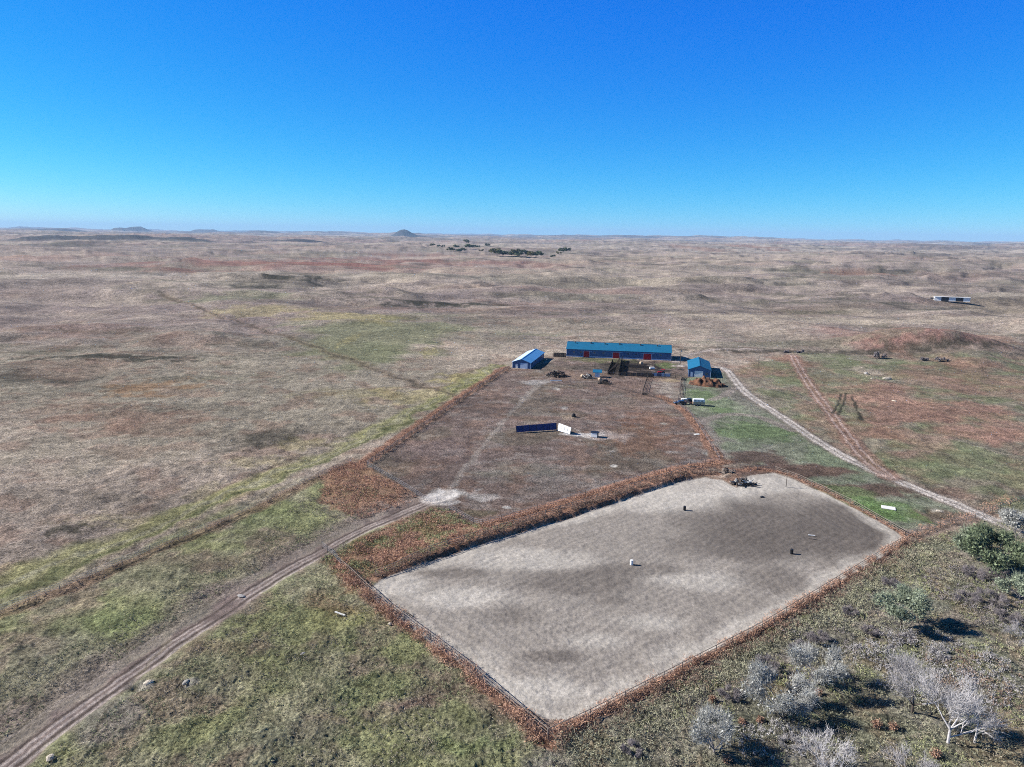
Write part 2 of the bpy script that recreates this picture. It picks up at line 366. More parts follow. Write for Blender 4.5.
PINK = (0.32, 0.258, 0.22); TAN = (0.39, 0.325, 0.25); RUSS = (0.25, 0.145, 0.105); DARKV = (0.060, 0.056, 0.042)
YEL = (0.34, 0.29, 0.13); GRN = (0.175, 0.20, 0.105); OLIVE = (0.19, 0.18, 0.13); PALE = (0.42, 0.37, 0.31)
REDH = (0.25, 0.125, 0.10); PURP = (0.205, 0.165, 0.15)
PATCHES = [  # px,py,rx,ry,colour,strength : each becomes an ellipse of ground cover at its place
    (60, 262, 120, 5, PINK, .5), (150, 278, 150, 4, PALE, .35), (60, 285, 70, 6, PURP, .6), (250, 264, 85, 5, REDH, .7), (345, 265, 60, 3, REDH, .8),
    (385, 256, 55, 5, REDH, .6), (470, 262, 90, 3, REDH, .55), (90, 247, 110, 4, PURP, .5), (560, 274, 150, 5, TAN, .5), (300, 280, 30, 3, DARKV, 1.0), (255, 288, 25, 1.5, DARKV, .8), (330, 290, 40, 1.2, DARKV, .6), (285, 283, 50, 4, DARKV, .4),
    (60, 244, 40, 1.5, DARKV, .6), (60, 256, 60, 3, REDH, .35),
    (380, 334, 95, 19, (0.20, 0.20, 0.12), .85), (345, 318, 60, 5, YEL, .6), (250, 310, 50, 4, YEL, .45), (370, 352, 60, 10, (0.17, 0.175, 0.10), .75), (240, 297, 50, 4, GRN, .4), (430, 352, 8, 5, YEL, .5), (350, 340, 6, 6, YEL, .5), (350, 393, 55, 5, YEL, .25), (470, 380, 34, 8, YEL, .8), (415, 396, 50, 8, YEL, .5),
    (450, 300.5, 75, 1.5, DARKV, 1.0), (400, 303, 30, 1.0, DARKV, .8), (560, 300, 60, 2.5, RUSS, .35), (430, 290, 60, 3, PURP, .35), (520, 320, 50, 5, RUSS, .15),
    (115, 359, 75, 2.6, DARKV, .95), (180, 344, 50, 4, RUSS, .3), (60, 334, 60, 5, RUSS, .35), (250, 345, 35, 3, DARKV, .45), (20, 380, 35, 5, DARKV, .6), (70, 379, 25, 3, DARKV, .4), (60, 370, 70, 8, RUSS, .3), (185, 378, 30, 3, DARKV, .5),
    (150, 387, 40, 6, (0.27, 0.16, 0.085), .7), (110, 420, 45, 10, RUSS, .5), (60, 410, 40, 12, RUSS, .3), (170, 425, 45, 9, RUSS, .35), (50, 450, 40, 12, OLIVE, .3), (268, 438, 28, 9, DARKV, .65), (240, 447, 25, 5, DARKV, .4), (300, 444, 22, 8, YEL, .45), (260, 462, 35, 5, YEL, .35),
    (150, 455, 60, 14, OLIVE, .25), (130, 500, 50, 7, DARKV, .22), (180, 512, 35, 7, DARKV, .4), (66, 530, 20, 4, DARKV, .8), (140, 523, 40, 5, YEL, .3), (105, 518, 40, 5, YEL, .2), (215, 492, 30, 7, YEL, .3), (15, 570, 20, 6, YEL, .3),
    (720, 325, 70, 9, TAN, .35), (850, 319, 170, 4, TAN, .8), (860, 334, 40, 4, REDH, .4), (975, 340, 40, 5, RUSS, .6), (700, 300, 150, 10, OLIVE, .2), (890, 305, 50, 3, DARKV, .35), (880, 271, 30, 1.8, DARKV, .7), (865, 274, 22, 2, RUSS, .7),
    (740, 286, 60, 2, PURP, .4), (740, 247, 18, 1.5, RUSS, .7), (695, 248, 20, 1.5, RUSS, .6), (590, 267, 20, 1.2, DARKV, .5), (650, 262, 14, 1.2, DARKV, .7), (950, 282, 60, 3, PURP, .3), (1000, 262, 40, 2, TAN, .5),
    (640, 330, 130, 8, TAN, .3), (500, 340, 60, 6, OLIVE, .4),
    (830, 345, 190, 3, OLIVE, .6), (870, 352.5, 170, 1.6, DARKV, .8), (960, 358, 60, 2, DARKV, .4),
    (770, 372, 40, 8, RUSS, .6), (830, 385, 40, 20, GRN, .45), (920, 412, 65, 24, (0.33, 0.19, 0.145), .75), (850, 430, 40, 14, (0.28, 0.15, 0.10), .4), (1000, 380, 30, 18, (0.26, 0.14, 0.10), .4), (990, 470, 60, 14, GRN, .6), (900, 465, 60, 9, GRN, .5), (870, 365, 50, 6, GRN, .4), (950, 385, 60, 10, RUSS, .4),
    (870, 371, 14, 4, TAN, .7), (822, 373, 14, 6, OLIVE, .7), (786, 360, 14, 5, RUSS, .7),
]
def build_ground():
    az_in = np.linspace(R(-42), R(42), 1180)
    az = np.concatenate([np.linspace(R(-180), R(-42.5), 90), az_in, np.linspace(R(42.5), R(180), 90)])
    dy = np.concatenate([np.arange(620, 14, -0.82)])
    r_near = FPX * CH / dy
    r = np.concatenate([[6, 12, 20, 30, 40, 50, 58, 64], r_near, np.geomspace(r_near[-1] * 1.01, 40000, 170)])
    A, Rr = np.meshgrid(az, r); x = (Rr * np.sin(A)).ravel(); y = (Rr * np.cos(A)).ravel(); rr = Rr.ravel()
    n = x.size
    z = height(x, y)
    alpha = np.ones(n)
    C = np.empty((n, 3)); C[:] = PINK
    tuft = np.full(n, 1.0)     # roughness of the sward
    def lay(col, m):
        k = np.nonzero(m > 1e-4)[0]; mk = np.clip(m[k], 0, 1)[:, None]; C[k] = C[k] * (1 - mk) + np.asarray(col) * mk
    near = ss(900, 250, rr)
    n1 = fbm(x, y, 55, 5, 101); n2 = fbm(x, y, 14, 4, 111); n3 = fbm(x, y, 4.5, 3, 121); nf = fbm(x * .45, y, 420, 5, 131)
    nk = fbm(x * .35, y * 1.3, 1500, 5, 141)
    lay(TAN, .55 * ss(-.1, .5, n1)); lay(PURP, .5 * ss(0, .5, -n1) ); lay(TAN, .6 * ss(0, .5, nf)); lay(PURP, .45 * ss(.0, .4, -nf)); lay(RUSS, .35 * ss(.15, .45, fbm(x * .45, y, 260, 5, 151)))
    lay(OLIVE, .5 * ss(.0, .45, fbm(x * .5, y, 190, 4, 161))); lay(DARKV, .4 * ss(.28, .5, fbm(x * .35, y, 130, 5, 171)) * ss(350, 800, rr))
    lay(REDH, .28 * ss(.15, .45, nk) * ss(1500, 4000, rr)); lay(PALE, .4 * ss(.1, .5, -nk) * ss(1500, 4000, rr))
    lay((0.13, 0.11, 0.10), .55 * ss(.12, .45, fbm(x * .28, y, 900, 5, 181, .6)) * ss(1800, 5000, rr))
    for lam, sd, a_, b_ in ((330, 501, 260, 900), (900, 511, 800, 6000), (120, 521, 230, 420)):
        lay((0.10, 0.095, 0.065), .6 * ss(.055, .012, np.abs(fbm(x * .4, y, lam, 5, sd, .55))) * ss(a_, a_ * 1.5, rr) * ss(b_ * 2, b_, rr) * ss(-.2, .2, fbm(x, y, lam * 1.3, 2, sd + 3)))
    wxs = x + 60 * fbm(x, y, 260, 3, 71); wys = y + 60 * fbm(x, y, 260, 3, 72)
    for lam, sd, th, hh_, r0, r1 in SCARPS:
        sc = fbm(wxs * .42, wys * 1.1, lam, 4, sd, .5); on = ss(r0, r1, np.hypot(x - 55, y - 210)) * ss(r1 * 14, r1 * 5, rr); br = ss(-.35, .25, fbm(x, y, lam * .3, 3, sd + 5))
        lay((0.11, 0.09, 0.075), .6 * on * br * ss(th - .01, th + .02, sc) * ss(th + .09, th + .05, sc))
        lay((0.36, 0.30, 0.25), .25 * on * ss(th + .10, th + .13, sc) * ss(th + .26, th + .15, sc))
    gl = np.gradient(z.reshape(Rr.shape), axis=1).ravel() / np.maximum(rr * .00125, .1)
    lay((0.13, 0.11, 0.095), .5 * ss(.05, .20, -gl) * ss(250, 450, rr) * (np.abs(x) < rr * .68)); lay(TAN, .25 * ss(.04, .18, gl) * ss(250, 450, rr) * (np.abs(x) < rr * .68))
    lay(RUSS, .35 * ss(.1, .5, n2) * near)
    for (bx, by, a, b, rot, hh, pw) in BUMPS:
        if hh >= 20:
            k = np.nonzero((np.abs(x - bx) < 3 * a) & (np.abs(y - by) < 3 * b))[0]; q = np.hypot((x[k] - bx) / a, (y[k] - by) / b)
            mk = (.9 * ss(1.5, .8, q + .2 * fbm(x[k], y[k], a, 3, 531)))[:, None]; C[k] = C[k] * (1 - mk) + np.array((0.055, 0.055, 0.055)) * mk
    lay((0.10, 0.10, 0.11), .75 * ss(.0, .3, fbm(x * .4, y, 2600, 4, 541)) * ss(9000, 15000, rr))
    # near field: green grass below the strip on the left
    wx = x + 3.0 * n2; wy = y + 3.0 * fbm(x, y, 14, 4, 191)
    gp = IM([(-260, 900), (-160, 660), (0, 600), (150, 545), (300, 480), (365, 464), (430, 500), (360, 560), (545, 740), (560, 900), (300, 1500), (-300, 1500)])
    m = ss(3, -3, poly_sd(wx, wy, gp))
    lay((0.285, 0.27, 0.17), m * .95); lay((0.26, 0.27, 0.125), m * .75 * ss(-.15, .35, fbm(x, y, 18, 4, 201)))
    lay((0.27, 0.21, 0.155), m * .75 * ss(.05, .4, fbm(x, y, 13, 4, 211))); lay((0.14, 0.145, 0.085), m * .5 * ss(.1, .4, n3))
    for (px, py, rx, ry, col, s) in ((120, 625, 70, 16, (0.20, 0.24, 0.105), .55), (270, 520, 40, 14, (0.205, 0.235, 0.105), .6), (340, 620, 40, 22, (0.31, 0.30, 0.13), .6), (380, 690, 50, 30, (0.22, 0.26, 0.11), .6),
                                    (420, 710, 18, 14, (0.24, 0.165, 0.135), .7), (220, 650, 50, 10, (0.21, 0.15, 0.11), .5), (300, 740, 60, 25, (0.21, 0.205, 0.14), .6), (60, 660, 60, 30, (0.23, 0.215, 0.155), .5), (470, 740, 40, 20, (0.21, 0.26, 0.10), .6), (180, 560, 60, 8, (0.2, 0.15, 0.11), .5), (230, 590, 30, 12, (0.2, 0.15, 0.125), .7), (115, 715, 35, 20, (0.27, 0.24, 0.21), .7), (330, 600, 30, 14, (0.24, 0.14, 0.08), .5)):
        cx, cy = G(px, py); D = math.hypot(cx, cy); a = rx * D / FPX; b = ry * D * D / (CH * FPX)
        lay(col, s * ss(1.25, .5, np.hypot((wx - cx) / a, (wy - cy) / b) + .5 * n2))
    # right scrub land
    rp = IM([(545, 742), (600, 722), (760, 632), (905, 545), (1000, 520), (1200, 500), (1400, 700), (1200, 1500), (500, 1500), (520, 800)])
    m = ss(2, -2, poly_sd(wx, wy, rp))
    lay((0.27, 0.25, 0.19), m); lay((0.20, 0.21, 0.135), m * .65 * ss(-.1, .3, n2)); lay((0.29, 0.22, 0.14), m * .6 * ss(.0, .35, fbm(x, y, 9, 4, 221))); lay((0.25, 0.225, 0.205), m * .6 * ss(.0, .4, fbm(x, y, 20, 4, 231))); lay((0.09, 0.09, 0.065), m * .5 * ss(.1, .4, n3))
    # right pasture
    rq = IM([(735, 372), (790, 352), (1100, 362), (1400, 520), (1010, 520), (940, 496), (830, 448), (775, 410)])
    m = ss(4, -4, poly_sd(wx, wy, rq)); lay((0.22, 0.20, 0.145), m * .8); lay((0.175, 0.19, 0.105), .7 * m * ss(-.05, .3, fbm(x, y, 16, 4, 241))); lay((0.29, 0.18, 0.14), .55 * m * ss(.0, .35, fbm(x, y, 22, 4, 251)))
    for (bx, by, a, b, rot, hh, pw) in BUMPS:
        if hh == 9.0:
            q = np.hypot((x - bx) / a, (y - by) / b); lay((0.27, 0.21, 0.17), .8 * ss(2.0, 1.2, q)); lay((0.28, 0.155, 0.125), .9 * ss(1.45, .6, q + .45 * n1 + .2 * n2)); lay((0.17, 0.135, 0.12), .7 * ss(1.3, .6, q + .4 * n1) * ss(0, -12, y - by + 6) * ss(-.3, .3, n2))
    for (px, py, rx, ry, col, s) in PATCHES:
        cx, cy = G(px, py); D = math.hypot(cx, cy); a = rx * D / FPX; b = ry * D * D / (CH * FPX)
        k = (np.abs(x - cx) < 2.4 * a) & (np.abs(y - cy) < 2.4 * b + 2.4 * a * .2)
        if not k.any(): continue
        lam = max(min(a, b) * .9, 2.0)
        q = np.hypot((x[k] - cx) / a, (y[k] - cy) / b) + .75 * fbm(x[k], y[k], lam, 5, 300 + int(px) % 90, .6)
        ki = np.nonzero(k)[0]; mk = (s * ss(1.3, .45, q))[:, None]; C[ki] = C[ki] * (1 - mk) + np.asarray(col) * mk
    # strips, tracks
    d, sg = line_sd(wx, wy, GREENSTRIP); lay((0.29, 0.285, 0.125), .75 * ss(5.5, 1.5, d + 1.5 * n1)); lay((0.30, 0.28, 0.20), .6 * ss(1.3, .4, d)); lay((0.10, 0.12, 0.05), .6 * ss(.9, .3, np.abs(sg - 2.6)))
    lay(DARKV, .35 * ss(1.2, .4, np.abs(sg + 4.8)) * ss(-.2, .3, n2))
    d, sg = line_sd(x + .6 * n2, y, DARKSTRIP); lay((0.24, 0.15, 0.10), .6 * ss(2.6, 1.2, d)); lay(DARKV, .75 * ss(.8, .3, np.abs(sg - .6)) * ss(-.3, .1, n2))
    d, sg = line_sd(wx, wy, VALLEY); lay((0.21, 0.14, 0.09), .4 * ss(5, 1, d)); lay(DARKV, .5 * ss(2, .5, d))
    m = ss(1.5, -.5, poly_sd(x + 2 * n3, y + 2 * n2, RUST_A)); lay((0.30, 0.17, 0.115), m * .8)
    m = ss(1.5, -.5, poly_sd(x + 2 * n3, y + 2 * n2, RUST_B)); lay((0.30, 0.175, 0.115), m * .8); lay((0.15, 0.14, 0.06), m * .7 * ss(0, .3, fbm(x, y, 7, 3, 261)))
    # track on the left
    d, sg = line_sd(x + .35 * n2, y + .35 * n3, DIRT); sh = ss(11, 2.2, d - 1.5 * n1 * 4) * ss(-30, -5, x)
    lay((0.235, 0.19, 0.165), .8 * ss(6.5, 1.5, np.abs(sg + 2.8) + 3.5 * n2 + 1.5 * n1)); lay((0.17, 0.13, 0.115), .9 * ss(2.4, 1.3, np.abs(sg - .4) + .9 * n3 + .5 * n2))
    for off in (-3.4, -0.2, 0.8, 2.0): lay((0.36, 0.305, 0.27), (.4 if off < -1 else .8) * ss(-.5, .1, n2 + .3 * n1 + .25) * ss(.38, .1, np.abs(sg - off)))
    for off in (-.75, 1.4): lay((0.085, 0.066, 0.056), .9 * ss(.4, .1, np.abs(sg - off)))
    trk = ss(2.8, 1.8, d); z = z - .12 * trk; tuft *= 1 - .8 * ss(6, 2.5, d); alpha *= 1 - .5 * ss(4, 2, d)
    # paddock soil
    pd = poly_sd(x + .8 * n3, y + .8 * n2, PADDOCK); m = ss(.8, -.8, pd)
    lay((0.20, 0.15, 0.127), m); lay((0.15, 0.115, 0.10), m * .6 * ss(-.05, .35, n1)); lay((0.235, 0.155, 0.115), m * .5 * ss(.05, .35, n2)); lay((0.28, 0.245, 0.215), m * .45 * ss(.22, .45, fbm(x * .6, y, 7, 5, 271, .6)))
    lay((0.12, 0.12, 0.07), m * .25 * ss(.1, .4, fbm(x, y, 24, 4, 281))); tuft = tuft * (1 - .45 * m)
    for (px, py, rx, ry, col, s) in ((560, 480, 50, 10, (0.25, 0.225, 0.2), .5), (525, 470, 40, 8, (0.2, 0.2, 0.16), .4), (452, 494, 26, 8, (0.62, 0.58, 0.53), .95), (440, 500, 18, 5, (0.55, 0.5, 0.45), .8), (480, 497, 20, 4, (0.5, 0.46, 0.42), .6), (475, 513, 22, 5, (0.13, 0.13, 0.075), .5), (507, 507, 6, 2, (0.58, .55, .5), .9), (602, 435.5, 26, 5.5, (0.56, 0.52, 0.48), .95), (580, 434.5, 20, 2.0, (0.56, 0.52, 0.48), .9), (570, 417, 10, 2.5, (0.36, 0.28, 0.2), .8), (613, 466, 4, 1.4, (0.6, .56, .5), .9), (535, 382, 12, 3, (0.4, .37, .34), .7), (557, 389, 5, 1.4, (0.5, .47, .42), .8), (565, 408, 5, 1.8, (0.45, .42, .38), .7), (548, 400, 10, 2, (0.08, 0.07, 0.06), .5),
                                    (640, 440, 45, 14, (0.24, 0.135, 0.09), .55), (655, 420, 30, 10, (0.26, 0.14, 0.09), .5), (620, 404, 25, 5, (0.24, 0.19, 0.15), .5), (634, 367, 38, 7.5, (0.045, 0.038, 0.035), .97), (611, 368, 9, 9, (0.05, 0.045, 0.04), .8), (600, 360, 30, 3, (0.15, 0.155, 0.08), .8), (585, 367, 25, 3, (0.1, 0.085, 0.07), .7), (667, 365, 10, 3, (0.14, 0.17, 0.07), .8), (580, 376, 30, 5, (0.26, 0.18, 0.13), .6), (668, 389, 13, 9, (0.34, 0.29, 0.24), .9), (668, 380, 11, 2, (0.40, 0.31, 0.2), .9), (625, 386, 24, 6, (0.22, 0.15, 0.12), .6), (440, 450, 50, 14, (0.15, 0.11, 0.1), .5), (700, 462, 22, 3, (0.33, 0.29, 0.26), .7), (672, 452, 8, 1.4, (.4, .36, .32), .6), (612, 451, 4, 1.2, (.4, .36, .32), .6), (664, 424, 4, 1.2, (.45, .42, .36), .7)):
        cx, cy = G(px, py); D = math.hypot(cx, cy); a = rx * D / FPX; b = ry * D * D / (CH * FPX)
        lay(col, s * ss(1.25, .6, np.hypot((x - cx) / a, (y - cy) / b) + .55 * n3 + .4 * n2))
    d, sg = line_sd(x + .8 * n3, y + .5 * n2, FOOTTRACK); lay((0.33, 0.29, 0.25), .55 * ss(1.3, .4, d + .8 * n2)); tuft *= 1 - .4 * ss(3, 1, d)
    # pens' dark trodden edges
    # lawn
    ld = poly_sd(x + .8 * n3, y + .8 * n2, LAWN); m = ss(1.2, -1.2, ld)
    lay((0.22, 0.23, 0.165), m); lay((0.25, 0.235, 0.20), m * .7 * ss(-.1, .3, n1)); lay((0.17, 0.215, 0.12), m * .5 * ss(.0, .4, n2)); tuft = tuft * (1 - .6 * m)
    for (px, py, rx, ry, col, s) in ((800, 470, 70, 6, (0.15, 0.095, 0.075), .9), (860, 490, 70, 6, (0.15, 0.10, 0.08), .9), (930, 514, 30, 6, (0.16, 0.11, 0.085), .8), (755, 458, 30, 7, (0.155, 0.105, 0.085), .85), (880, 510, 40, 9, (0.15, 0.24, 0.08), .85), (840, 492, 30, 6, (0.17, 0.24, 0.10), .6), (712, 434, 6, 14, (0.25, 0.21, 0.18), .6), (735, 395, 16, 12, (0.2, 0.18, 0.15), .7), (705, 396, 18, 7, (0.15, 0.215, 0.09), .7), (755, 432, 42, 9, (0.18, 0.245, 0.115), .8), (720, 410, 16, 4, (0.16, 0.22, 0.10), .7), (713, 454, 9, 3, (0.35, 0.35, 0.3), .6)):
        cx, cy = G(px, py); D = math.hypot(cx, cy); a = rx * D / FPX; b = ry * D * D / (CH * FPX)
        lay(col, s * ss(1.25, .6, np.hypot((x - cx) / a, (y - cy) / b) + .4 * n3 + .5 * n2))
    for pts in (((697, 428), (706, 419), (722, 415), (745, 414), (768, 419), (790, 430)), ((700, 418), (707, 428), (714, 442), (722, 456)), ((712, 400), (724, 396), (734, 388))):
        d, sg = line_sd(x + .8 * n2, y + .8 * n3, smooth_line(IM(pts), 2)); lay((0.30, 0.255, 0.22), .85 * ss(2.6, 1.0, d))
    # gravel road and red track
    for LN, wd, c1, c2 in ((LOOP, 2.0, (0.36, 0.30, 0.26), (0.4, 0.34, 0.3)), (ROAD, 2.0, (0.36, 0.31, 0.27), (0.58, 0.52, 0.46))):
        d, sg = line_sd(x + .3 * n3, y + .3 * n2, LN); lay((0.22, 0.18, 0.15), .6 * ss(wd * 1.9, wd, d + n2)); lay(c1, .95 * ss(wd * 1.05, wd * .8, d))
        for off in (-.95, .95): lay(c2, .9 * ss(.75, .35, np.abs(sg - off)))
        k = ss(wd * 1.3, wd * .7, d); tuft *= 1 - .9 * k; z = z + .05 * k
    d, sg = line_sd(x + .4 * n3, y + .3 * n2, REDTRACK); lay((0.28, 0.17, 0.13), .75 * ss(3.6, 2, d + n2))
    for off in (-1.1, 1.1): lay((0.44, 0.33, 0.28), .85 * ss(.6, .25, np.abs(sg - off)))
    for pts in (((841, 393), (839, 402), (833, 413)), ((846, 393), (843, 405), (838, 415)), ((852, 396), (857, 410), (862, 420))):
        d, sg = line_sd(x + .5 * n3, y, smooth_line(IM(pts), 2)); lay(DARKV, .9 * ss(.8, .3, d + .3 * n2))
    for pts in (((300, 585), (270, 605), (215, 650)), ((318, 590), (285, 615), (200, 700)), ((170, 640), (120, 690), (90, 740))):   # faint wheel marks in the grass
        d, sg = line_sd(x + .5 * n3, y, smooth_line(IM(pts), 2)); lay((0.19, 0.16, 0.11), .45 * ss(.5, .15, d))
    # weed banks: soil colour below the weeds
    for LN, wd, off in ((W_FENCE, 2.0, -2.0), (N_BAND, 2.6, 0), (ARENA_N, 1.6, 0), (ARENA_NE, .9, 0), (ARENA_SE, .9, 0), (ARENA_SW, 1.3, 0), (E_BAND, 1.6, 0)):
        d, sg = line_sd(x, y, LN); lay((0.31, 0.175, 0.12), .85 * ss(wd + .8, wd - .3, np.abs(sg - off) + .8 * n3))
    lay((0.30, 0.175, 0.12), .85 * ss(.08, .4, berm(x, y)))
    # arena footing
    ad = poly_sd(x + .3 * n3, y + .3 * n2, ARENA); m = ss(.35, -.35, ad)
    al = (0.250, 0.222, 0.192); adk = (0.125, 0.108, 0.094); apl = (0.42, 0.385, 0.335)
    lay(al, m); alpha *= 1 - .72 * m
    wn_ = .38 * n1 + .22 * n2 + .15 * fbm(x * .5 + y * .8, y * .5 - x * .8, 10, 3, 291)
    for (px, py, rx, ry, s, cc) in ((461, 598, 55, 14, .8, 1), (400, 585, 30, 12, .7, 1), (526, 560, 75, 12, .75, 1), (655, 500, 85, 11, .85, 1), (700, 490, 60, 8, .7, 1), (772, 484, 40, 7, .8, 1), (696, 580, 62, 12, .7, 1), (650, 622, 60, 13, .7, 1), (600, 640, 40, 12, .6, 1), (545, 690, 75, 20, .85, 1), (700, 655, 60, 18, .6, 1), (480, 660, 30, 20, .4, 1),
                                    (795, 530, 100, 28, .95, 0), (850, 535, 45, 18, .9, 0), (730, 545, 60, 18, .8, 0), (584, 582, 75, 15, .7, 0), (640, 570, 60, 8, .6, 0), (455, 573, 34, 6, .6, 0), (555, 657, 36, 9, .75, 0), (510, 615, 40, 12, .5, 0), (780, 580, 50, 16, .6, 0), (612, 600, 30, 8, .5, 0)):
        cx, cy = G(px, py); D = math.hypot(cx, cy); a = rx * D / FPX; b = ry * D * D / (CH * FPX)
        lay(apl if cc else adk, m * s * ss(1.35, .5, np.hypot((x - cx) / a, (y - cy) / b) + wn_))
    lay((0.42, 0.385, 0.335), m * .75 * ss(-4.0, -.8, ad + 2.2 * n2))
    # harrow lines follow the long side, bending round the corners
    ex, ey = np.array(G(893, 529)) - np.array(G(592, 714)); ua = math.atan2(ey, ex)
    acr = -x * math.sin(ua) + y * math.cos(ua) + 1.2 * n1
    rk = np.sin(np.where(ad > -16, ad, acr) * 2 * np.pi / 1.7 + 5 * n2 + 3 * n1)
    C *= (1 + m * (.035 * rk + .17 * fbm(x, y, .8, 3, 299, .7)))[:, None]
    hoof = m * ss(-.2, .4, fbm(x, y, .9, 3, 297))
    # sward relief: only wavelengths the sheet can carry
    space = np.maximum(rr * .0013, rr * rr / (CH * FPX) * .8)
    rough = np.zeros(n)
    for lam, amp, sd in ((0.55, .08, 399), (0.9, .10, 401), (2.0, .13, 411), (4.6, .24, 421), (11, .34, 431), (28, .5, 441), (75, .8, 451), (200, 1.5, 461), (600, 3, 471), (1800, 6, 481)):
        ok = ss(1.6, 3.2, lam / space); k = ok > .01
        t = np.zeros(n); t[k] = fbm(x[k], y[k], lam, 2, sd)
        reach = 1 if lam < 12 else ss(lam * 5, lam * 14, rr)
        rough += ok * amp * t * reach * (1 - m * .35)
    pdd = poly_sd(x, y, PADDOCK); flat = (pdd < 8) | (ld < 6) | (ad < 4)
    z = z + rough * np.where(flat & (m < .1), .55, 1.0) * np.where(m > .1, .45, 1) * np.clip(tuft + .1, .1, 1)
    z = z + m * .02 * rk - m * .05
    # small hollows and burrow
    for (px, py, rad, dep) in ((137, 686, 1.0, .5), (184, 684, .7, .3), (929, 511, 1.0, .5)):
        cx, cy = G(px + 8, py - 1); lay((0.40, 0.37, 0.31), .85 * ss(1.3, .7, np.hypot((x - cx) / 1.3, (y - cy) / 1.1) + .5 * n3)); cx, cy = G(px, py); z = z - dep * 1.6 * np.exp(-((x - cx) ** 2 + (y - cy) ** 2) / rad ** 2)
    C *= (1 + .10 * n3 * (1 - m))[:, None]
    C = np.clip(C, .012, .8)
    na = len(az); nr = len(r)
    V = np.stack([x, y, z], 1)
    V = np.vstack([V, [[0, 0, gz(0.0, 0.0)]]]); C = np.vstack([C, [C[0]]])
    i = np.arange(nr - 1)[:, None] * na + np.arange(na - 1)[None, :]
    F = np.stack([i, i + 1, i + na + 1, i + na], -1).reshape(-1, 4)[:, ::-1]
    me = bpy.data.meshes.new('ground'); me.vertices.add(len(V)); me.vertices.foreach_set('co', V.astype(np.float32).ravel())
    tri = np.stack([np.full(na - 1, n), np.arange(na - 1) + 1, np.arange(na - 1)], 1)
    tri = np.vstack([tri, [[n, 0, na - 1]]])
    loops = np.concatenate([F.ravel(), tri.ravel()]).astype(np.int32)
    st = np.concatenate([np.arange(len(F)) * 4, len(F) * 4 + np.arange(len(tri)) * 3]).astype(np.int32)
    me.loops.add(len(loops)); me.loops.foreach_set('vertex_index', loops); me.polygons.add(len(st)); me.polygons.foreach_set('loop_start', st)
    me.update(calc_edges=True)
    # the seam behind the camera closes exactly (-180 = +180 deg)
    ca = me.color_attributes.new('ground_cover', 'FLOAT_COLOR', 'POINT')
    ca.data.foreach_set('color', np.hstack([C, np.append(alpha, 1.)[:, None]]).astype(np.float32).ravel())
    me.polygons.foreach_set('use_smooth', np.ones(len(st), bool))
    o = bpy.data.objects.new('ground', me); COL.objects.link(o); tag(o, kind='structure')
    mt = bpy.data.materials.new('prairie_ground'); mt.use_nodes = True; nt = mt.node_tree; L = nt.links
    b = nt.nodes['Principled BSDF']; b.inputs['Roughness'].default_value = 1; b.inputs['Specular IOR Level'].default_value = .05
    at = nt.nodes.new('ShaderNodeAttribute'); at.attribute_name = 'ground_cover'
    ge = nt.nodes.new('ShaderNodeNewGeometry')
    def noise(scale, detail, rough, lo, hi, a, b_, sx=1.0):
        q = nt.nodes.new('ShaderNodeTexNoise'); q.inputs['Scale'].default_value = scale; q.inputs['Detail'].default_value = detail; q.inputs['Roughness'].default_value = rough
        if sx != 1.0:
            mp = nt.nodes.new('ShaderNodeMapping'); mp.inputs['Scale'].default_value = (sx, 1, 1); L.new(ge.outputs['Position'], mp.inputs[0]); L.new(mp.outputs[0], q.inputs['Vector'])
        else: L.new(ge.outputs['Position'], q.inputs['Vector'])
        mr = nt.nodes.new('ShaderNodeMapRange'); mr.inputs[1].default_value = lo; mr.inputs[2].default_value = hi; mr.inputs[3].default_value = a; mr.inputs[4].default_value = b_
        L.new(q.outputs[0], mr.inputs[0]); return mr, q
    a1, q1 = noise(2.2, 5, .78, .36, .64, .38, 1.62)
    a2, q2 = noise(.30, 8, .78, .37, .63, .60, 1.40)
    a3, q3 = noise(.035, 9, .78, .37, .63, .72, 1.28, .6)
    m1 = nt.nodes.new('ShaderNodeMath'); m1.operation = 'MULTIPLY'; m2 = nt.nodes.new('ShaderNodeMath'); m2.operation = 'MULTIPLY'
    L.new(a1.outputs[0], m1.inputs[0]); L.new(a2.outputs[0], m1.inputs[1]); L.new(m1.outputs[0], m2.inputs[0]); L.new(a3.outputs[0], m2.inputs[1])
    vs = nt.nodes.new('ShaderNodeVectorMath'); vs.operation = 'SCALE'; L.new(at.outputs['Color'], vs.inputs[0]); mf = nt.nodes.new('ShaderNodeMix'); mf.data_type = 'FLOAT'; mf.inputs[2].default_value = 1.0
    L.new(at.outputs['Alpha'], mf.inputs[0]); L.new(m2.outputs[0], mf.inputs[3]); L.new(mf.outputs[0], vs.inputs['Scale'])
    L.new(vs.outputs[0], b.inputs['Base Color'])
    bp = nt.nodes.new('ShaderNodeBump'); bp.inputs['Strength'].default_value = .9; bp.inputs['Distance'].default_value = .35
    b2 = nt.nodes.new('ShaderNodeBump'); b2.inputs['Strength'].default_value = .9; b2.inputs['Distance'].default_value = 2.2
    md = nt.nodes.new('ShaderNodeMath'); md.operation = 'MULTIPLY'; md.inputs[1].default_value = .25; L.new(at.outputs['Alpha'], md.inputs[0]); L.new(md.outputs[0], bp.inputs['Distance'])
    me_ = nt.nodes.new('ShaderNodeMath'); me_.operation = 'MULTIPLY_ADD'; me_.inputs[1].default_value = 3.2; me_.inputs[2].default_value = -1.1; L.new(at.outputs['Alpha'], me_.inputs[0]); L.new(me_.outputs[0], b2.inputs['Distance'])
    L.new(q2.outputs[0], b2.inputs['Height']); L.new(b2.outputs[0], bp.inputs['Normal'])
